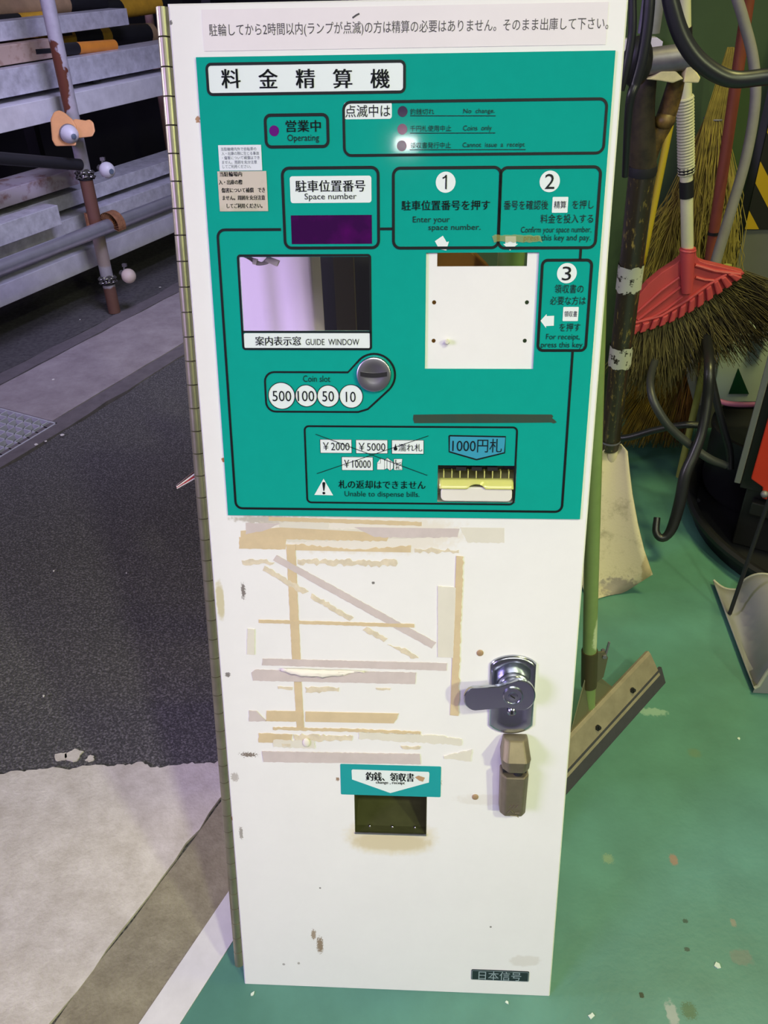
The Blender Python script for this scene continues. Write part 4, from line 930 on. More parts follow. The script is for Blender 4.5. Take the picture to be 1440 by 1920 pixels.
for i in range(4):
    t = .06 + i * .13; c = qpr(-.018, .048) + dq * t; nrm_ = (pq * .042 + V((0, 0, .030))).normalized()
    mb = MB(); mb.lathe([(.006, 0), (.006, .003), (.0035, .003), (.0035, .007)], c, nrm_, 6); mb.build('bolt', m_iron, sq)
# handle
ht_ = P(1122, 560, .50); hb_ = F(1103, 1336, .05)
ht2 = hb_ + (P(1117, 700, .52) - hb_) * 1.35
m_hand = mat('green_handle_paint', S(124, 146, 88), .35, var=.07, scale=30)
layered(m_hand, [(P(1112, 1150, .55).x - (e1 - dq * Lq / 2).x + .004, P(1112, 1155, .55).z, .012, .045, S(196, 206, 168), 1, .9)])
for_h = sq
mb = MB(); ds = (ht2 - hb_).normalized(); mb.tube([hb_ + ds * .0, hb_ + ds * (ht2 - hb_).length], .0128, 18)
ho = mb.build('handle', m_hand, sq, smooth=True)
mb = MB(); mb.tube([hb_ + ds * .075, hb_ + ds * .165], .0150, 18); mb.build('socket_sleeve', mat('olive_steel_sleeve', S(84, 74, 50), .45, metal=.4), sq, smooth=True)
so_ = hb_ + ds * .12; wq = dq.lerp(V((1, 0, 0)), .6).normalized()
mb = MB(); mb.prism([so_ + wq * .010 + ds * .04, so_ + wq * .030 + ds * .036, so_ + wq * .038 + ds * .018, so_ + wq * .030 + ds * -.03, so_ + wq * .010 + ds * -.045], V((0, -.004, .001))); mb.build('socket_lug', mat('olive_steel_lug', S(110, 104, 84), .45, metal=.4), sq, bevel=.001)
mb = MB(); mb.tube([so_ + wq * .030 + ds * .026 + V((0, -.008, 0)), so_ + wq * .030 + ds * .026 + V((0, .012, 0))], .004, 8); mb.tube([so_ + wq * .034 + ds * .026, so_ + wq * .040 + ds * .055], .0022, 6); mb.build('wing_bolt', m_galv2, sq)
mid = qpr(-.040, .064) + dq * (Lq * .5); 
hp0 = hb_ + ds * .03
tq = (hp0 - qpr(-.040, .064)).dot(dq)
for sgn in (-1, 1):
    c0 = qpr(-.042, .066) + dq * (tq + sgn * .075); c1 = qpr(-.042, .066) + dq * (tq + sgn * .012)
    mb = MB(); mb.prism([c0, c1, hp0 + ds * .05 + dq * sgn * .012, hp0 + ds * .075 + dq * sgn * .010], V((0, 0, .003)) - pq * .002); mb.build('brace_plate', mat('olive_brace_steel', S(120, 116, 92), .5, metal=.4), sq, bevel=.001)
# ---- shovel
rng0 = random.Random(11)
m_blade = mat('worn_shovel_blade', S(196, 186, 158), .6, metal=.15, col2=S(110, 102, 74), scale=16, thr=(.50, .8), bump=.1, detail=9)
bl_b = F(1165, 1118, 0); bl_t = P(1160, 838, 1.10)
n1 = (bl_t - bl_b); ax_ = V((1, -.28, 0)).normalized(); nS = ax_.cross(n1).normalized()
S_ = lambda x, y, o=0.0: PN(x, y, bl_b, nS) + nS * o
sh = thing('shovel', bl_b, 'shovel with worn pale blade, dark taped shaft and forked grip, standing beside the door', 'shovel')
edge_r = [(1165, 832), (1177, 846), (1181, 885), (1186, 925), (1196, 980), (1208, 1030), (1224, 1076)]
edge_l = [(1140, 836), (1113, 862), (1102, 900), (1090, 960), (1085, 1020), (1090, 1090), (1104, 1158)]
# bottom edge slopes in the picture from (1224,1076) to (1104,1158)
mb = MB(); rows = []; n = 10
for i in range(len(edge_r) * 3 - 2):
    t = i / 3; j = min(int(t), len(edge_r) - 2); f = t - j
    xr_, yr_ = [edge_r[j][k_] * (1 - f) + edge_r[j + 1][k_] * f for k_ in (0, 1)]; xl_, yl_ = [edge_l[j][k_] * (1 - f) + edge_l[j + 1][k_] * f for k_ in (0, 1)]
    rows.append([S_(xl_ + (xr_ - xl_) * a / n, yl_ + (yr_ - yl_) * a / n, -.018 * (1 - (2 * a / n - 1) ** 2) + .01) for a in range(n + 1)])
for A, B in zip(rows, rows[1:]): mb.add(A + B, [(i, i + 1, n + 2 + i, n + 1 + i) for i in range(n)])
zmin = min(v.z for v in mb.v)
mb.v = [V((v.x, v.y, max(v.z, .002))) for v in mb.v]
layered(m_blade, [(.03, .012, .09, .028, S(120, 112, 112), .8, 1.3), (.052, .06, .012, .05, S(150, 128, 80), .6, 1.1), (.045, .22, .022, .09, S(138, 132, 66), .75, 1.2)])
o = mb.build('blade', m_blade, sh, smooth=True); so = o.modifiers.new('t', 'SOLIDIFY'); so.thickness = .002
m_wrap = mat('dark_wrapped_wood', S(50, 45, 34), .3, col2=S(150, 132, 66), scale=150, thr=(.57, .72), stretch=(1, 1, .35), spec=.6, coat=.3)
mb = MB(); tubepx(mb, [(1147, 878, 1.10), (1148, 856, 1.105), (1146, 820, 1.12)], [9, 13, 15], 16); mb.build('socket', m_blade, sh, smooth=True)
sa, sb_ = P(1143, 840, 1.11), P(1204, 322, 1.05)
mb = MB(); N = 24; mb.tube([sa.lerp(sb_, i / N) for i in range(N + 1)], [.0215 + .0035 * i / N for i in range(N + 1)], 22); mb.build('shaft', m_wrap, sh, smooth=True)
def onshaft(y): return sa.lerp(sb_, (840 - y) / 518.0)
m_silver = mat('peeling_silver_tape', S(186, 188, 172), .55, col2=S(44, 40, 30), scale=60, thr=(.56, .60))
for (y0, y1) in ((469, 512), (617, 656)):
    n_ = 22; A = onshaft(y1); B = onshaft(y0); dS = (B - A).normalized(); o1 = dS.orthogonal().normalized(); o2 = dS.cross(o1); rr_ = .0232 + .0035 * (840 - y0) / 518
    lo_ = [A + dS * rng0.uniform(-.004, .003) for k_ in range(n_)]; hi_ = [B + dS * rng0.uniform(-.002, .003) for k_ in range(n_)]
    ang = [2 * math.pi * k_ / n_ for k_ in range(n_)]; off = [(o1 * math.cos(a) + o2 * math.sin(a)) * rr_ for a in ang]
    mb = MB(); mb.ring([p + o for p, o in zip(lo_, off)], [p + o for p, o in zip(hi_, off)]); lab(mb.build('tape_patch', m_silver, sh, smooth=True), 'peeling silver tape patch')
A = onshaft(326); B = onshaft(312); mb = MB(); mb.tube([A, A.lerp(B, .5), B], [.0262, .0275, .0262], 22); mb.build('wire_ring', m_iron, sh, smooth=True)
mb = MB(); mb.tube([onshaft(822), onshaft(818)], .0236, 22, caps=False); mb.build('wire_ring', m_galv2, sh, smooth=True)
m_arm = mat('dark_fork_wood', S(62, 54, 38), .45, col2=S(34, 30, 24), scale=30, thr=(.4, .65))
m_armb = mat('brown_fork_wood', S(128, 98, 44), .5, col2=S(62, 48, 28), scale=26, thr=(.4, .62))
mb = MB(); tubepx(mb, [(1206, 326, 1.05), (1204, 270, 1.045), (1204, 210, 1.04), (1212, 150, 1.03), (1220, 120, 1.03)], [25, 25, 23, 19, 16], 18); mb.build('fork_arm', m_arm, sh, smooth=True)
mb = MB(); tubepx(mb, [(1214, 312, 1.06), (1228, 262, 1.06), (1245, 228, 1.06), (1262, 175, 1.05), (1274, 125, 1.03)], [12, 17, 18, 17, 14], 18); lab(mb.build('fork_arm', m_armb, sh, smooth=True), 'lighter brown fork arm')
mb = MB(); mb.ball(P(1246, 226, 1.052), .0195, 16, (1, .9, .8)); mb.build('knot', m_armb, sh, smooth=True)
mb = MB(); ga, gb = P(1166, 122, 1.0), P(1302, 104, 1.0); mb.tube([ga, gb], 23 * depth(ga) / FPX, 22); gr = mb.build('grip', mat('worn_grip_steel', S(120, 116, 126), .42, metal=.5, var=.2, scale=30), sh, smooth=True)
m_foam = mat('torn_pale_wood', S(206, 196, 146), .8, var=.15, scale=60)
for pl in (((1212, 149), (1226, 143), (1240, 134), (1268, 134), (1282, 148), (1262, 156), (1240, 152)), ((1288, 122), (1299, 124), (1314, 146), (1310, 156), (1282, 155), (1284, 140))):
    mb = MB(); mb.prism([P(x, y, .985) for x, y in pl], (0, .024, 0)); mb.build('torn_splinter', m_foam, gr, bevel=.002)
# ---- bamboo stub and yellow stick behind it
m_bam = mat('brown_bamboo', S(140, 108, 48), .5, col2=S(70, 52, 28), scale=16, thr=(.4, .65), spec=.6)
q = P(1233, 350, 1.5)
mb = MB(); mb.tube([(q.x + .01, 1.5, 1.05), (q.x - .03, 1.5, 0)], .0085, 12); tag(mb.build('yellow_stick', mat('yellow_stick_paint', S(190, 168, 40), .5), smooth=True), 'thin yellow stick between the dark shovel shaft and the twig broom', 'stick')
# white plate added to stand for the bright glare by the door's top right corner
mb = MB(); q = [P(x, y, YW - .03) for x, y in ((1160, 118), (1160, 74), (1232, 70), (1243, 78), (1240, 96), (1235, 118))]; mb.prism(q, (0, .0305, 0)); tag(mb.build('white_plate', mat('glossy_white_plate', S(240, 236, 250), .3)), 'added white plate for the bright glare between the black hoses right of the door top', 'plate')
mb = MB(); q = P(1200, 15, .9); mb.tube([P(1216, 62, .9), P(1216, 62, .9) + V((0, 0, .9))], .017, 16); tag(mb.build('hanging_pipe', m_galv2, smooth=True), 'grey metal pipe hanging down between the black hoses, above the shovel grip', 'pipe')
# ---- red plastic broom
YB = 1.33
m_red = mat('red_plastic', S(188, 72, 76), .4, var=.05, scale=20); m_bh = mat('cream_handle', S(206, 204, 170), .4, var=.05, scale=20)
br = thing('plastic_broom', P(1290, 470, YB), 'broom with a red plastic head, cream handle and brown bristles beside the shovel shaft', 'broom')
hA = P(1289, 470, YB); hB = P(1281, -40, YB - .05); m_ = lambda t: hA.lerp(hB, t)
yt = lambda y: (470 - y) / 510
mb = MB(); mb.tube([m_(-.05), m_(1)], 11 * depth(hA) / FPX, 18); mb.build('handle', m_bh, br, smooth=True)
mb = MB(); n = 300; c0, c1 = yt(306), yt(158); axh = (hB - hA).normalized(); o1 = axh.orthogonal().normalized(); o2 = axh.cross(o1); rc = 12.6 * depth(hA) / FPX; pts = []
turns = 26
for i in range(turns * 12 + 1):
    a_ = 2 * math.pi * i / 12; pts.append(m_(c0 + (c1 - c0) * i / (turns * 12)) + (o1 * math.cos(a_) + o2 * math.sin(a_)) * rc)
mb.tube(pts, .0030, 6); mb.build('coiled_cord', mat('pale_cord', S(190, 190, 160), .7), br, smooth=True)
for ya_, yb_, r_ in ((352, 318, 12.6), (302, 290, 14.4), (62, 38, 12.6)):
    mb = MB(); mb.tube([m_(yt(ya_)), m_(yt(yb_))], r_ * depth(hA) / FPX, 18); mb.build('black_tape', m_blackp, br, smooth=True)
# head: flat fan shaped shell facing the aisle, with a socket, ribs and a scalloped lower rim
Bp = lambda x, y, o=0.0: P(x, y, YB - o)
low = [(1180, 627), (1197, 622), (1215, 617), (1233, 611), (1251, 604), (1269, 596), (1287, 586), (1305, 576), (1323, 564), (1341, 552), (1359, 540), (1377, 527), (1396, 513)]
top_ = [(1396, 511), (1372, 505), (1348, 499), (1326, 494), (1312, 489), (1306, 480), (1305, 470), (1281, 470), (1279, 484), (1268, 494), (1240, 512), (1215, 533), (1196, 556), (1187, 575), (1183, 600)]
mb = MB(); mb.prism([Bp(x, y, .0) for x, y in low + top_], (0, .028, 0)); hd = mb.build('head', m_red, br, bevel=.004)
mb = MB(); a_ = Bp(1289, 474, .004); b_ = Bp(1288, 548, .006); mb.tube([a_ + V((0, 0, .012)), a_, a_.lerp(b_, .6), b_, b_ - V((0, 0, .004))], [.0165, .0165, .0150, .0125, .006], 18); mb.torus(a_ + V((0, .002, .006)), .0155, .004, None, 20, 8); mb.build('socket', m_red, hd, smooth=True)
def rib(pts, w, h):
    mb = MB(); q = [Bp(x, y, h * .5) for x, y in pts]; mb.tube(q, w, 8); return mb
for pts, w in ((((1190, 590), (1240, 545), (1274, 520)), .0035), (((1196, 600), (1245, 562), (1276, 538)), .0035), (((1205, 606), (1250, 580), (1280, 556)), .0035), (((1303, 497), (1340, 508), (1388, 514)), .0045), (((1304, 520), (1322, 525), (1338, 526)), .0035), (((1186, 606), (1240, 592), (1290, 562), (1330, 533), (1362, 514)), .0045)):
    rib(pts, w, .004).build('rib', m_red, hd, smooth=True)
inner = [(1187, 608), (1204, 604), (1222, 599), (1240, 592), (1257, 584), (1273, 574), (1290, 563), (1306, 551), (1321, 540), (1335, 528), (1348, 520), (1362, 513), (1376, 509)]
for i in range(12):
    a0, a1 = V((*low[i], 0)), V((*low[i + 1], 0)); b0, b1 = V((*inner[i], 0)), V((*inner[i + 1], 0)); q = [a0.lerp(a1, .06), a0.lerp(a1, .70), b0.lerp(b1, .70), b0.lerp(b1, .06)]
    mb = MB(); mb.prism([Bp(p.x, p.y, -.002) for p in q], (0, -.012, 0)); mb.build('rim_tooth', m_red, hd, bevel=.003)
rot_b = mat('dark_broom_bristle', S(108, 98, 58), .75, col2=S(70, 62, 40), scale=20)
rng = random.Random(3)
def at_curve(c, t):
    f = t * (len(c) - 1); j = min(int(f), len(c) - 2); f -= j; return (c[j][0] + (c[j + 1][0] - c[j][0]) * f, c[j][1] + (c[j + 1][1] - c[j][1]) * f)
mb = MB(); tips = [(1150, 690), (1175, 728), (1215, 742), (1262, 722), (1310, 688), (1360, 672), (1400, 668), (1446, 640), (1482, 610), (1505, 575)]
for i in range(1500):
    t = rng.random(); x0, y0 = at_curve(low, t); tt_ = min(1, max(0, t + rng.gauss(0, .05))); x1, y1 = at_curve(tips, tt_); f = rng.uniform(.72, 1.08)
    dY = rng.uniform(-.035, .035); a_ = P(x0, y0 - 6, YB + .014 + rng.uniform(-.012, .012)); b_ = P(x0 + (x1 - x0) * f + rng.gauss(0, 9), y0 + (y1 - y0) * f + rng.gauss(0, 9), YB + .014 + dY)
    c_ = a_.lerp(b_, .55) + V((rng.gauss(0, .006), rng.gauss(0, .004), rng.gauss(.004, .006)))
    mb.strand([a_, c_, b_], .0013, .0006)
mb.build('bristles', rot_b, br)
mb = MB(); a_ = hA + V((.0085, .007, .003)); b_ = m_(yt(370)) + V((.0085, .007, 0)); mb.tube([a_, b_], .0035, 8); mb.build('blue_strip', mat('blue_strip_tone', S(90, 130, 165), .5), br, smooth=True)  # thin blue line along the side of the handle
# ---- twig broom
YT = 1.69
m_twig = mat('olive_straw', S(172, 154, 70), .8, col2=S(112, 100, 44), scale=25)
tb = thing('twig_broom', P(1290, 640, YT), 'tall olive yellow twig broom hanging against the green wall behind the red broom', 'broom')
mb = MB()
for i in range(1500):
    u = rng.uniform(-1, 1); w_ = rng.uniform(-1, 1); s_ = rng.random() ** .8
    a_ = P(1370 + 6 * u, 100 + rng.uniform(-12, 40), YT + .012 * w_); b_ = P(1341 + 20 * u, 222, YT + .025 * w_)
    ln = rng.uniform(.45, 1.0); tx = 1292 + 74 * u + rng.gauss(0, 20); ty = 660
    e = P(1341 + (tx - 1341) * ln + 0, 222 + (ty - 222) * ln, YT + .07 * w_)
    c_ = b_.lerp(e, .5) + V((rng.gauss(0, .02), rng.gauss(0, .01), 0)); c2_ = c_.lerp(e, .55) + V((rng.gauss(0, .016), 0, rng.gauss(0, .01))); mb.strand([a_, b_, c_, c2_, e], .0017, .0008)
mb.build('twigs', m_twig, tb)
mb = MB()
for i in range(380):
    u = rng.uniform(-1, -.3); a_ = P(1300 + 20 * u, 330 + rng.uniform(0, 60), YT + rng.uniform(-.02, .03)); e = P(1262 + 60 * u + rng.gauss(0, 10), 480 + rng.uniform(-60, 120), YT + rng.uniform(-.05, .03)); mb.strand([a_, a_.lerp(e, .5) + V((rng.gauss(0, .01), 0, .004)), e], .0014, .0006)
mb.build('twigs', m_twig, tb)
mb = MB(); c = P(1341, 222, YT); mb.torus(c, .026, .0025, None, 24, 8); mb.build('binding_wire', m_galv2, tb, smooth=True)
mb = MB(); a_ = P(1366, 110, YT); mb.tube([a_ + V((0, .0, -.2)), a_ + V((.003, 0, .015))], .010, 12); mb.build('handle', m_bam, tb, smooth=True)
# ---- straw broom standing on the floor behind
YS = 1.56
m_straw = mat('golden_straw', S(158, 128, 46), .8, col2=S(96, 74, 30), scale=25); m_straw2 = mat('reddish_straw', S(112, 74, 42), .8, var=.2, scale=25)
stb = thing('straw_broom', V((P(1235, 800, YS).x, YS, 0)), 'golden straw broom with a red brown handle standing on the floor behind the black cables', 'broom')
for nm, ms, lo, hi, cnt in (('bristles', m_straw, -1, .55, 900), ('bristles', m_straw2, .3, 1, 350)):
    mb = MB()
    for i in range(cnt):
        u = rng.uniform(lo, hi); w_ = rng.uniform(-1, 1); a_ = P(1296 + 20 * u, 610 + rng.uniform(0, 30), YS + .02 * w_); fz = rng.random(); e = P(1226 + 66 * u + rng.gauss(0, 6), 700 + 140 * (fz ** .5) , YS + .05 * w_)
        e.z = max(e.z, .004); mb.strand([a_, a_.lerp(e, .5) + V((rng.gauss(0, .006), rng.gauss(0, .006), 0)), e], .0016, .0008)
    mb.build(nm, ms, stb)
# ---- its red brown handle, and the grey hose in front of it
m_rp = mat('red_brown_pole', S(132, 68, 48), .5, var=.1, scale=20)
a_ = P(1400, 20, 1.54); b_ = P(1308, 640, 1.56); dd = (b_ - a_).normalized(); mb = MB(); mb.tube([a_ - dd * .25, a_.lerp(b_, .5), b_], .0135, 16); hs_ = mb.build('handle', m_rp, stb, smooth=True)
c = a_.lerp(b_, .62); mb = MB(); mb.tube([c - dd * .004, c + dd * .004], .0152, 16, caps=False); mb.build('joint_ring', m_blackp, hs_, smooth=True)
mb = MB(); tubepx(mb, [(1350, -300, 1.47), (1356, -160, 1.47), (1372, -40, 1.47), (1392, 30, 1.47), (1412, 110, 1.47), (1416, 190, 1.47), (1400, 290, 1.47), (1372, 390, 1.47), (1345, 480, 1.47), (1318, 580, 1.47), (1302, 660, 1.47), (1298, 700, 1.47), (1306, 735, 1.47), (1312, 755, 1.47)], 10); tag(mb.build('grey_hose', mat('grey_hose_rubber', S(140, 138, 132), .6, var=.08), smooth=True), 'grey hose curving down beside the red brown broom handle', 'hose')
mb = MB(); q = P(1316, 700, 1.45); mb.tube([(q.x + .005, 1.45, .62), (q.x, 1.45, 0)], .0095, 14); tag(mb.build('yellow_green_stick', mat('yellow_green_stick_paint', S(158, 158, 84), .5, var=.1), smooth=True), 'pale yellow green stick standing in the shade left of the pillar foot', 'stick')
# ---- black hoses and cables
m_hose = mat('black_hose', S(30, 31, 36), .38, spec=.6); m_hose2 = mat('dark_grey_cable', S(54, 56, 60), .45, spec=.6)
def hose(pts, r, m, label, nm='black_hose'):
    mb = MB(); tubepx(mb, pts, r, 16, 10); return tag(mb.build(nm, m, smooth=True), label, 'hose' if 'hose' in nm else 'cable')
hose([(1238, -420, .56), (1245, -180, .56), (1252, -40, .56), (1262, 20, .56), (1282, 75, .56), (1315, 118, .56), (1365, 147, .56), (1420, 146, .56), (1480, 132, .56), (1640, 60, .58), (1800, -120, .60)], [15, 15, 15, 16, 16, 16, 15, 15, 15, 15, 15], m_hose, 'thick black hose sweeping in a curve across the top right corner')
hose([(1224, -420, .56), (1222, -180, .56), (1219, -40, .56), (1217, 10, .56), (1212, 60, .56), (1204, 110, .56), (1192, 155, .56), (1180, 200, .56), (1172, 330, .60)], [10, 10, 10, 11, 11, 11, 10, 8, 6], m_hose, 'black hose hanging straight down beside the upper right door edge')
hose([(1190, -420, .56), (1188, -180, .56), (1186, -30, .56), (1186, 40, .56), (1184, 72, .56), (1176, 120, .56), (1165, 170, .56)], [7, 7, 7, 8, 8, 8, 6], m_hose, 'short black hose squeezed between the door edge and the hanging hose')
mb = MB(); q = P(1195, 116, .60); mb.ball(q, .024, 18, (.8, .7, 1.25)); tag(mb.build('black_coupling', m_blackp, smooth=True), 'black rounded coupling hanging beside the right door edge below the white plate', 'coupling')
hose([(1150, 822, 1.28), (1180, 820, 1.26), (1230, 806, 1.24), (1280, 797, 1.22), (1318, 797, 1.22)], 6.5, m_hose, 'black cable running level from the shovel shaft to the hanging loop', 'black_cable')
hose([(1238, 650, 1.40), (1224, 690, 1.30), (1219, 722, 1.22), (1228, 758, 1.18), (1255, 800, 1.16), (1295, 835, 1.15), (1330, 860, 1.14), (1362, 873, 1.14)], [7, 7, 7, 8, 8, 8, 8, 7], m_hose2, 'dark grey cable sloping down from the broom bristles to the red machine', 'grey_cable')
hose([(1322, 600, 1.42), (1327, 645, 1.30), (1330, 690, 1.2), (1326, 750, 1.17), (1316, 810, 1.14), (1302, 850, 1.12), (1285, 890, 1.10), (1275, 940, 1.08), (1262, 985, 1.06), (1250, 1005, 1.05), (1238, 1008, 1.05), (1230, 996, 1.06), (1232, 970, 1.08)], [9, 9, 10, 10, 9, 10, 11, 11, 10, 8, 7.5, 7, 6], m_hose, 'black hose hanging in a long loop that turns up just above the floor')
hose([(1330, 690, 1.26), (1342, 745, 1.24), (1356, 800, 1.22), (1368, 845, 1.20), (1370, 880, 1.18)], [7, 7, 7, 7, 6], m_hose, 'black cable dropping behind the grey edge of the red machine', 'black_cable')
hose([(1190, 940, 1.35), (1225, 950, 1.35), (1262, 954, 1.33), (1290, 950, 1.32), (1310, 938, 1.3)], 4, m_hose2, 'thin dark cable lying on the floor beyond the shovel', 'dark_cable')
# ---- pillar sign, white tray, pink hose
sg = thing('hazard_sign', P(1430, 340, 1.70), 'black and yellow diagonally striped hazard board on the grey pillar', 'sign')
ys_ = 1.735
A_ = P(1428, 300, ys_); B_ = P(1400, 430, ys_); x0 = (A_.x + B_.x) / 2 - .005; zb_s = P(1410, 429, ys_).z
mb = MB(); mb.box((x0 + .15, ys_, zb_s + .25), (.30, .006, .5)); mb.build('board', mat('hazard_black', S(30, 30, 26), .5), sg)
for i in range(-3, 5):
    z = zb_s + .125 * i; q = [(x0, z + .30), (x0, z + .245), (x0 + .30, z - .15), (x0 + .30, z - .095)]
    # clip the band to the board
    def clip(poly, f):
        out = []
        for (a0, b0) in zip(poly, poly[1:] + poly[:1]):
            fa, fb = f(a0), f(b0)
            if fa >= 0: out.append(a0)
            if fa * fb < 0: t = fa / (fa - fb); out.append((a0[0] + (b0[0] - a0[0]) * t, a0[1] + (b0[1] - a0[1]) * t))
        return out
    q = clip(clip(q, lambda p: p[1] - zb_s), lambda p: zb_s + .5 - p[1])
    if len(q) > 2:
        mb = MB(); mb.prism([(a0, ys_ - .0032, b0) for a0, b0 in q], (0, -.0006, 0)); mb.build('yellow_stripe', mat('hazard_yellow', S(196, 160, 24), .5) if 'hazard_yellow' not in bpy.data.materials else bpy.data.materials['hazard_yellow'], sg)
wb = thing('white_box', P(1400, 770, 1.42), 'white box with a dark green triangle behind the red machine', 'box')
Yb = 1.46; q = [P(x, y, Yb) for x, y in ((1336, 755), (1350, 660), (1366, 628), (1480, 628), (1480, 755))]
mb = MB(); mb.prism(q, (0, .12, 0)); mb.build('body', mat('white_box_plastic', S(214, 232, 226), .4), wb, bevel=.004)
mb = MB(); mb.prism([P(x, y, Yb - .001) for x, y in ((1366, 738), (1384, 690), (1404, 738))], (0, -.002, 0)); mb.build('green_triangle', mat('dark_green_print', S(24, 76, 50), .4), wb)
mb = MB(); mb.prism([P(x, y, Yb - .03) for x, y in ((1434, 560), (1446, 560), (1446, 640), (1424, 640))], (0, .02, 0)); mb.build('lid_edge', mat('pale_lid', S(190, 190, 206), .5), wb)
hose([(1348, 752, 1.36), (1368, 757, 1.35), (1400, 759, 1.34), (1450, 757, 1.34)], 5, mat('pink_hose_rubber', S(206, 120, 160), .45), 'short pink hose lying across the black drum top', 'pink_hose')
# ---- black tub with the red machine
m_tub = mat('black_tub_plastic', S(26, 26, 32), .5, spec=.4, var=.1, scale=10)
tc_ = V((1.168, 1.203, 0)); Rt = .428
tu = thing('black_tub', tc_, 'large round black plastic tub under the red machine', 'tub')
mb = MB(); mb.lathe([(.0001, .012), (Rt - .03, .012), (Rt - .02, .045), (Rt - .014, .058), (Rt, .062), (Rt + .008, .056), (Rt + .008, .046), (Rt - .004, .042), (Rt - .016, .001), (.0001, .001)], tc_, (0, 0, 1), 72, cap=False); mb.build('shell', m_tub, tu, smooth=True, angle=50)
dr = thing('black_drum', V((.98, 1.40, .0)), 'black drum with a flat lid behind the red machine in the tub', 'drum')
dc = V((P(1395, 800, 1.40).x + .06, 1.36, .013)); dr.location = dc; ORG[dr.name] = dc
zt_ = P(1380, 790, 1.40).z
mb = MB(); mb.lathe([(.0001, 0), (.135, 0), (.148, .02), (.15, zt_ - .03), (.155, zt_ - .02), (.155, zt_ - .008), (.148, zt_ - .006), (.14, zt_ - .012), (.0001, zt_ - .012)], dc, (0, 0, 1), 56, cap=False); mb.build('shell', m_tub, dr, smooth=True, angle=40)
mc = P(1376, 905, 1.10); x0 = mc.x; zb_m = mc.z
rm = thing('red_machine', V((x0 + .15, 1.14, .013)), 'red bodied machine with grey frame edge standing in the black tub', 'machine')
m_rm = mat('red_machine_paint', S(206, 52, 30), .35, var=.04, scale=10); m_gf = mat('grey_machine_frame', S(120, 122, 120), .5, metal=.3)
rotm = Matrix.Rotation(math.radians(-26), 3, 'Z')
def mm_(x, y, z): return V((x0, 1.10, 0)) + rotm @ V((x, y, z))
def mbox(mb, x0_, x1_, y0_, y1_, z0_, z1_): return mb.box(mm_((x0_ + x1_) / 2, (y0_ + y1_) / 2, (z0_ + z1_) / 2), (x1_ - x0_, y1_ - y0_, z1_ - z0_), rotm)
mb = MB(); mbox(mb, 0, .014, 0, .20, zb_m, .62); mb.build('frame_edge', m_gf, rm, bevel=.002)
mb = MB(); mbox(mb, .015, .36, .02, .20, zb_m - .02, .62); mb.build('inner_casing', m_blackp, rm)
mb = MB(); a_ = .034; mb.prism([mm_(a_, .0, .60), mm_(a_, .0, zb_m + .02), mm_(a_ + .03, 0, zb_m + .005), mm_(a_ + .035, 0, zb_m - .025), mm_(.34, 0, zb_m - .03), mm_(.34, 0, .60)], rotm @ V((0, .02, 0))); rb = mb.build('red_panel', m_rm, rm, bevel=.003)
mb = MB(); mbox(mb, .068, .32, -.002, .001, zb_m + .055, .52); mb.build('panel_door', m_rm, rb, bevel=.001)
mb = MB(); mbox(mb, .066, .322, -.0008, .0015, zb_m + .052, .523); mb.build('panel_gap', m_blackp, rb)
mb = MB(); mb.ball(mm_(.072, -.006, zb_m - .008), .009, 16); mb.build('screw_knob', m_galv2, rb, smooth=True)
mb = MB(); mbox(mb, .03, .36, .03, .20, .014, zb_m - .02); mbox(mb, .05, .30, .005, .03, zb_m - .08, zb_m - .045); mb.build('base', m_blackp, rm, bevel=.003)
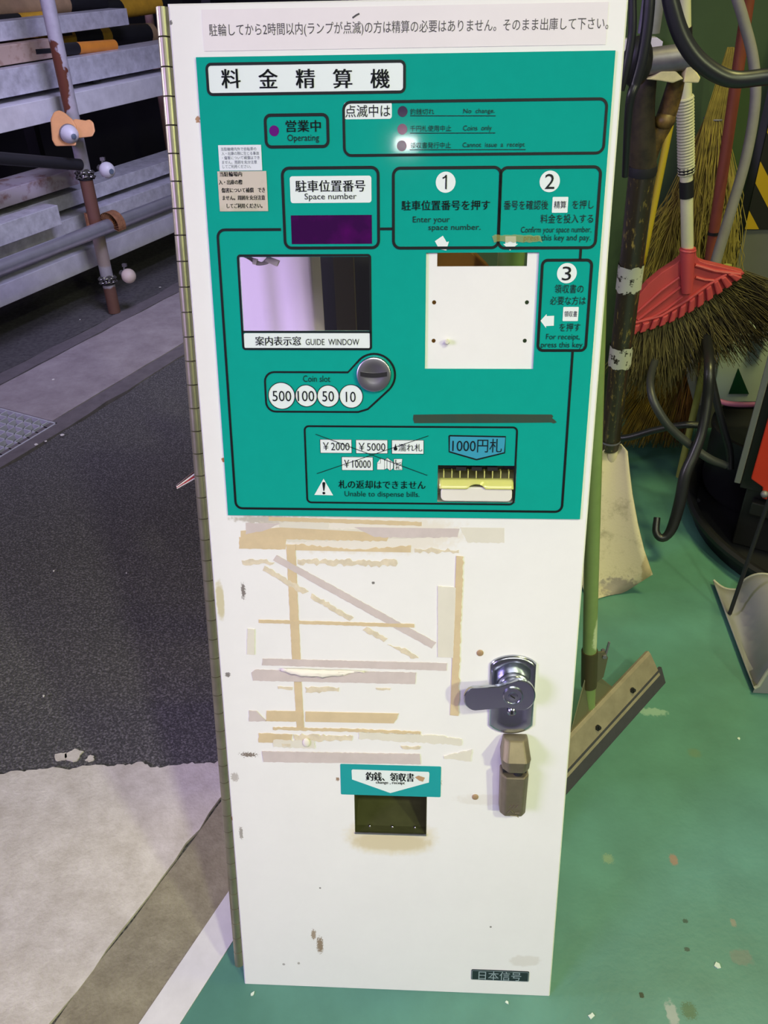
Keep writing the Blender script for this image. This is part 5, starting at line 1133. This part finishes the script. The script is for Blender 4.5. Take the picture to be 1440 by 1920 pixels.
# ---- dustpan
m_dp = mat('grey_painted_sheet', S(140, 140, 146), .5, var=.06, scale=14)
e0_ = F(1335, 1097); e1_ = F(1411, 1300)
ddir = (e1_ - e0_); Ld = ddir.length; ddir.normalize(); sd = V((-ddir.y, ddir.x, 0)); 
dp = thing('dustpan', (e0_ + e1_) / 2 + sd * .1, 'grey metal dustpan with a thin black handle lying on the green floor', 'dustpan')
def sect(t0, hgt): # hollow lip, then a half round hump, seen along its length
    pts = []
    for i in range(25):
        t = i / 24; u = (t - t0 - .40) / .40
        z = .016 - .010 * math.sin(math.pi * min(1, t / max(t0, .05))) * (t < t0)
        if t >= t0: z = .016 + hgt * max(0, 1 - min(1, abs(u)) ** 2.2) ** .6
        pts.append((.17 * t, max(z, .004)))
    return pts
mb = MB(); rows = []
for i in range(13):
    t = i / 12; h = .075 + .045 * t; sr = V((1, -.75 + .70 * t, 0)).normalized(); rows.append([e0_ + ddir * (Ld * t) + sr * x + V((0, 0, z)) for x, z in sect(.34 - .30 * t, h)])
for A, B in zip(rows, rows[1:]): mb.add(A + B, [(j, j + 1, 25 + j + 1, 25 + j) for j in range(24)])
o = mb.build('pan', m_dp, dp, smooth=True); so = o.modifiers.new('t', 'SOLIDIFY'); so.thickness = .0022
m_rim = mat('pale_rim', S(180, 178, 164), .5)
for rw, r_ in ((rows[-1], .0035), (rows[0], .0028)):
    mb = MB(); mb.tube(rw, r_, 8); mb.build('rolled_rim', m_rim, o, smooth=True)
mb = MB(); base = [V((q.x, q.y, .002)) for q in rows[-1]]; 
mb.add(list(rows[-1]) + base, [(j, j + 1, 25 + j + 1, 25 + j) for j in range(24)]); mb.build('end_cap', m_dp, o)
hh = PN(1366, 1158, (e0_ + sd * .04), V((0, 0, 1))); hh.z = .012; h2 = P(1446, 925, hh.y + .02); mb = MB(); mb.tube([hh, hh.lerp(h2, 1.6)], .0045, 10); mb.build('handle', m_iron, dp, smooth=True)
# ---- specks on the green floor
m_sp = mat('white_floor_chip', S(206, 220, 206), .7)
for x, y, r, l in ((474, 1864, .004, 'white chip on the green floor under the left end of the door'), (951, 1880, .003, 'tiny white chip on the green floor below the maker plate'), (1109, 1905, .005, 'narrow white chip at the bottom edge right of the door'), (1347, 1812, .006, 'white chip on the open green floor at the lower right'), (1385, 1385, .005, 'pale chip on the green floor below the dustpan')):
    q = F(x, y); mb = MB(); mb.prism([q + V((math.cos(a * 1.05) * r * rng.uniform(.4, 1.2), math.sin(a * 1.05) * r * rng.uniform(.4, 1.2), .0003)) for a in range(6)], (0, 0, .0015)); tag(mb.build('paint_chip', m_sp), l, 'chip', 'white chips on the green floor')
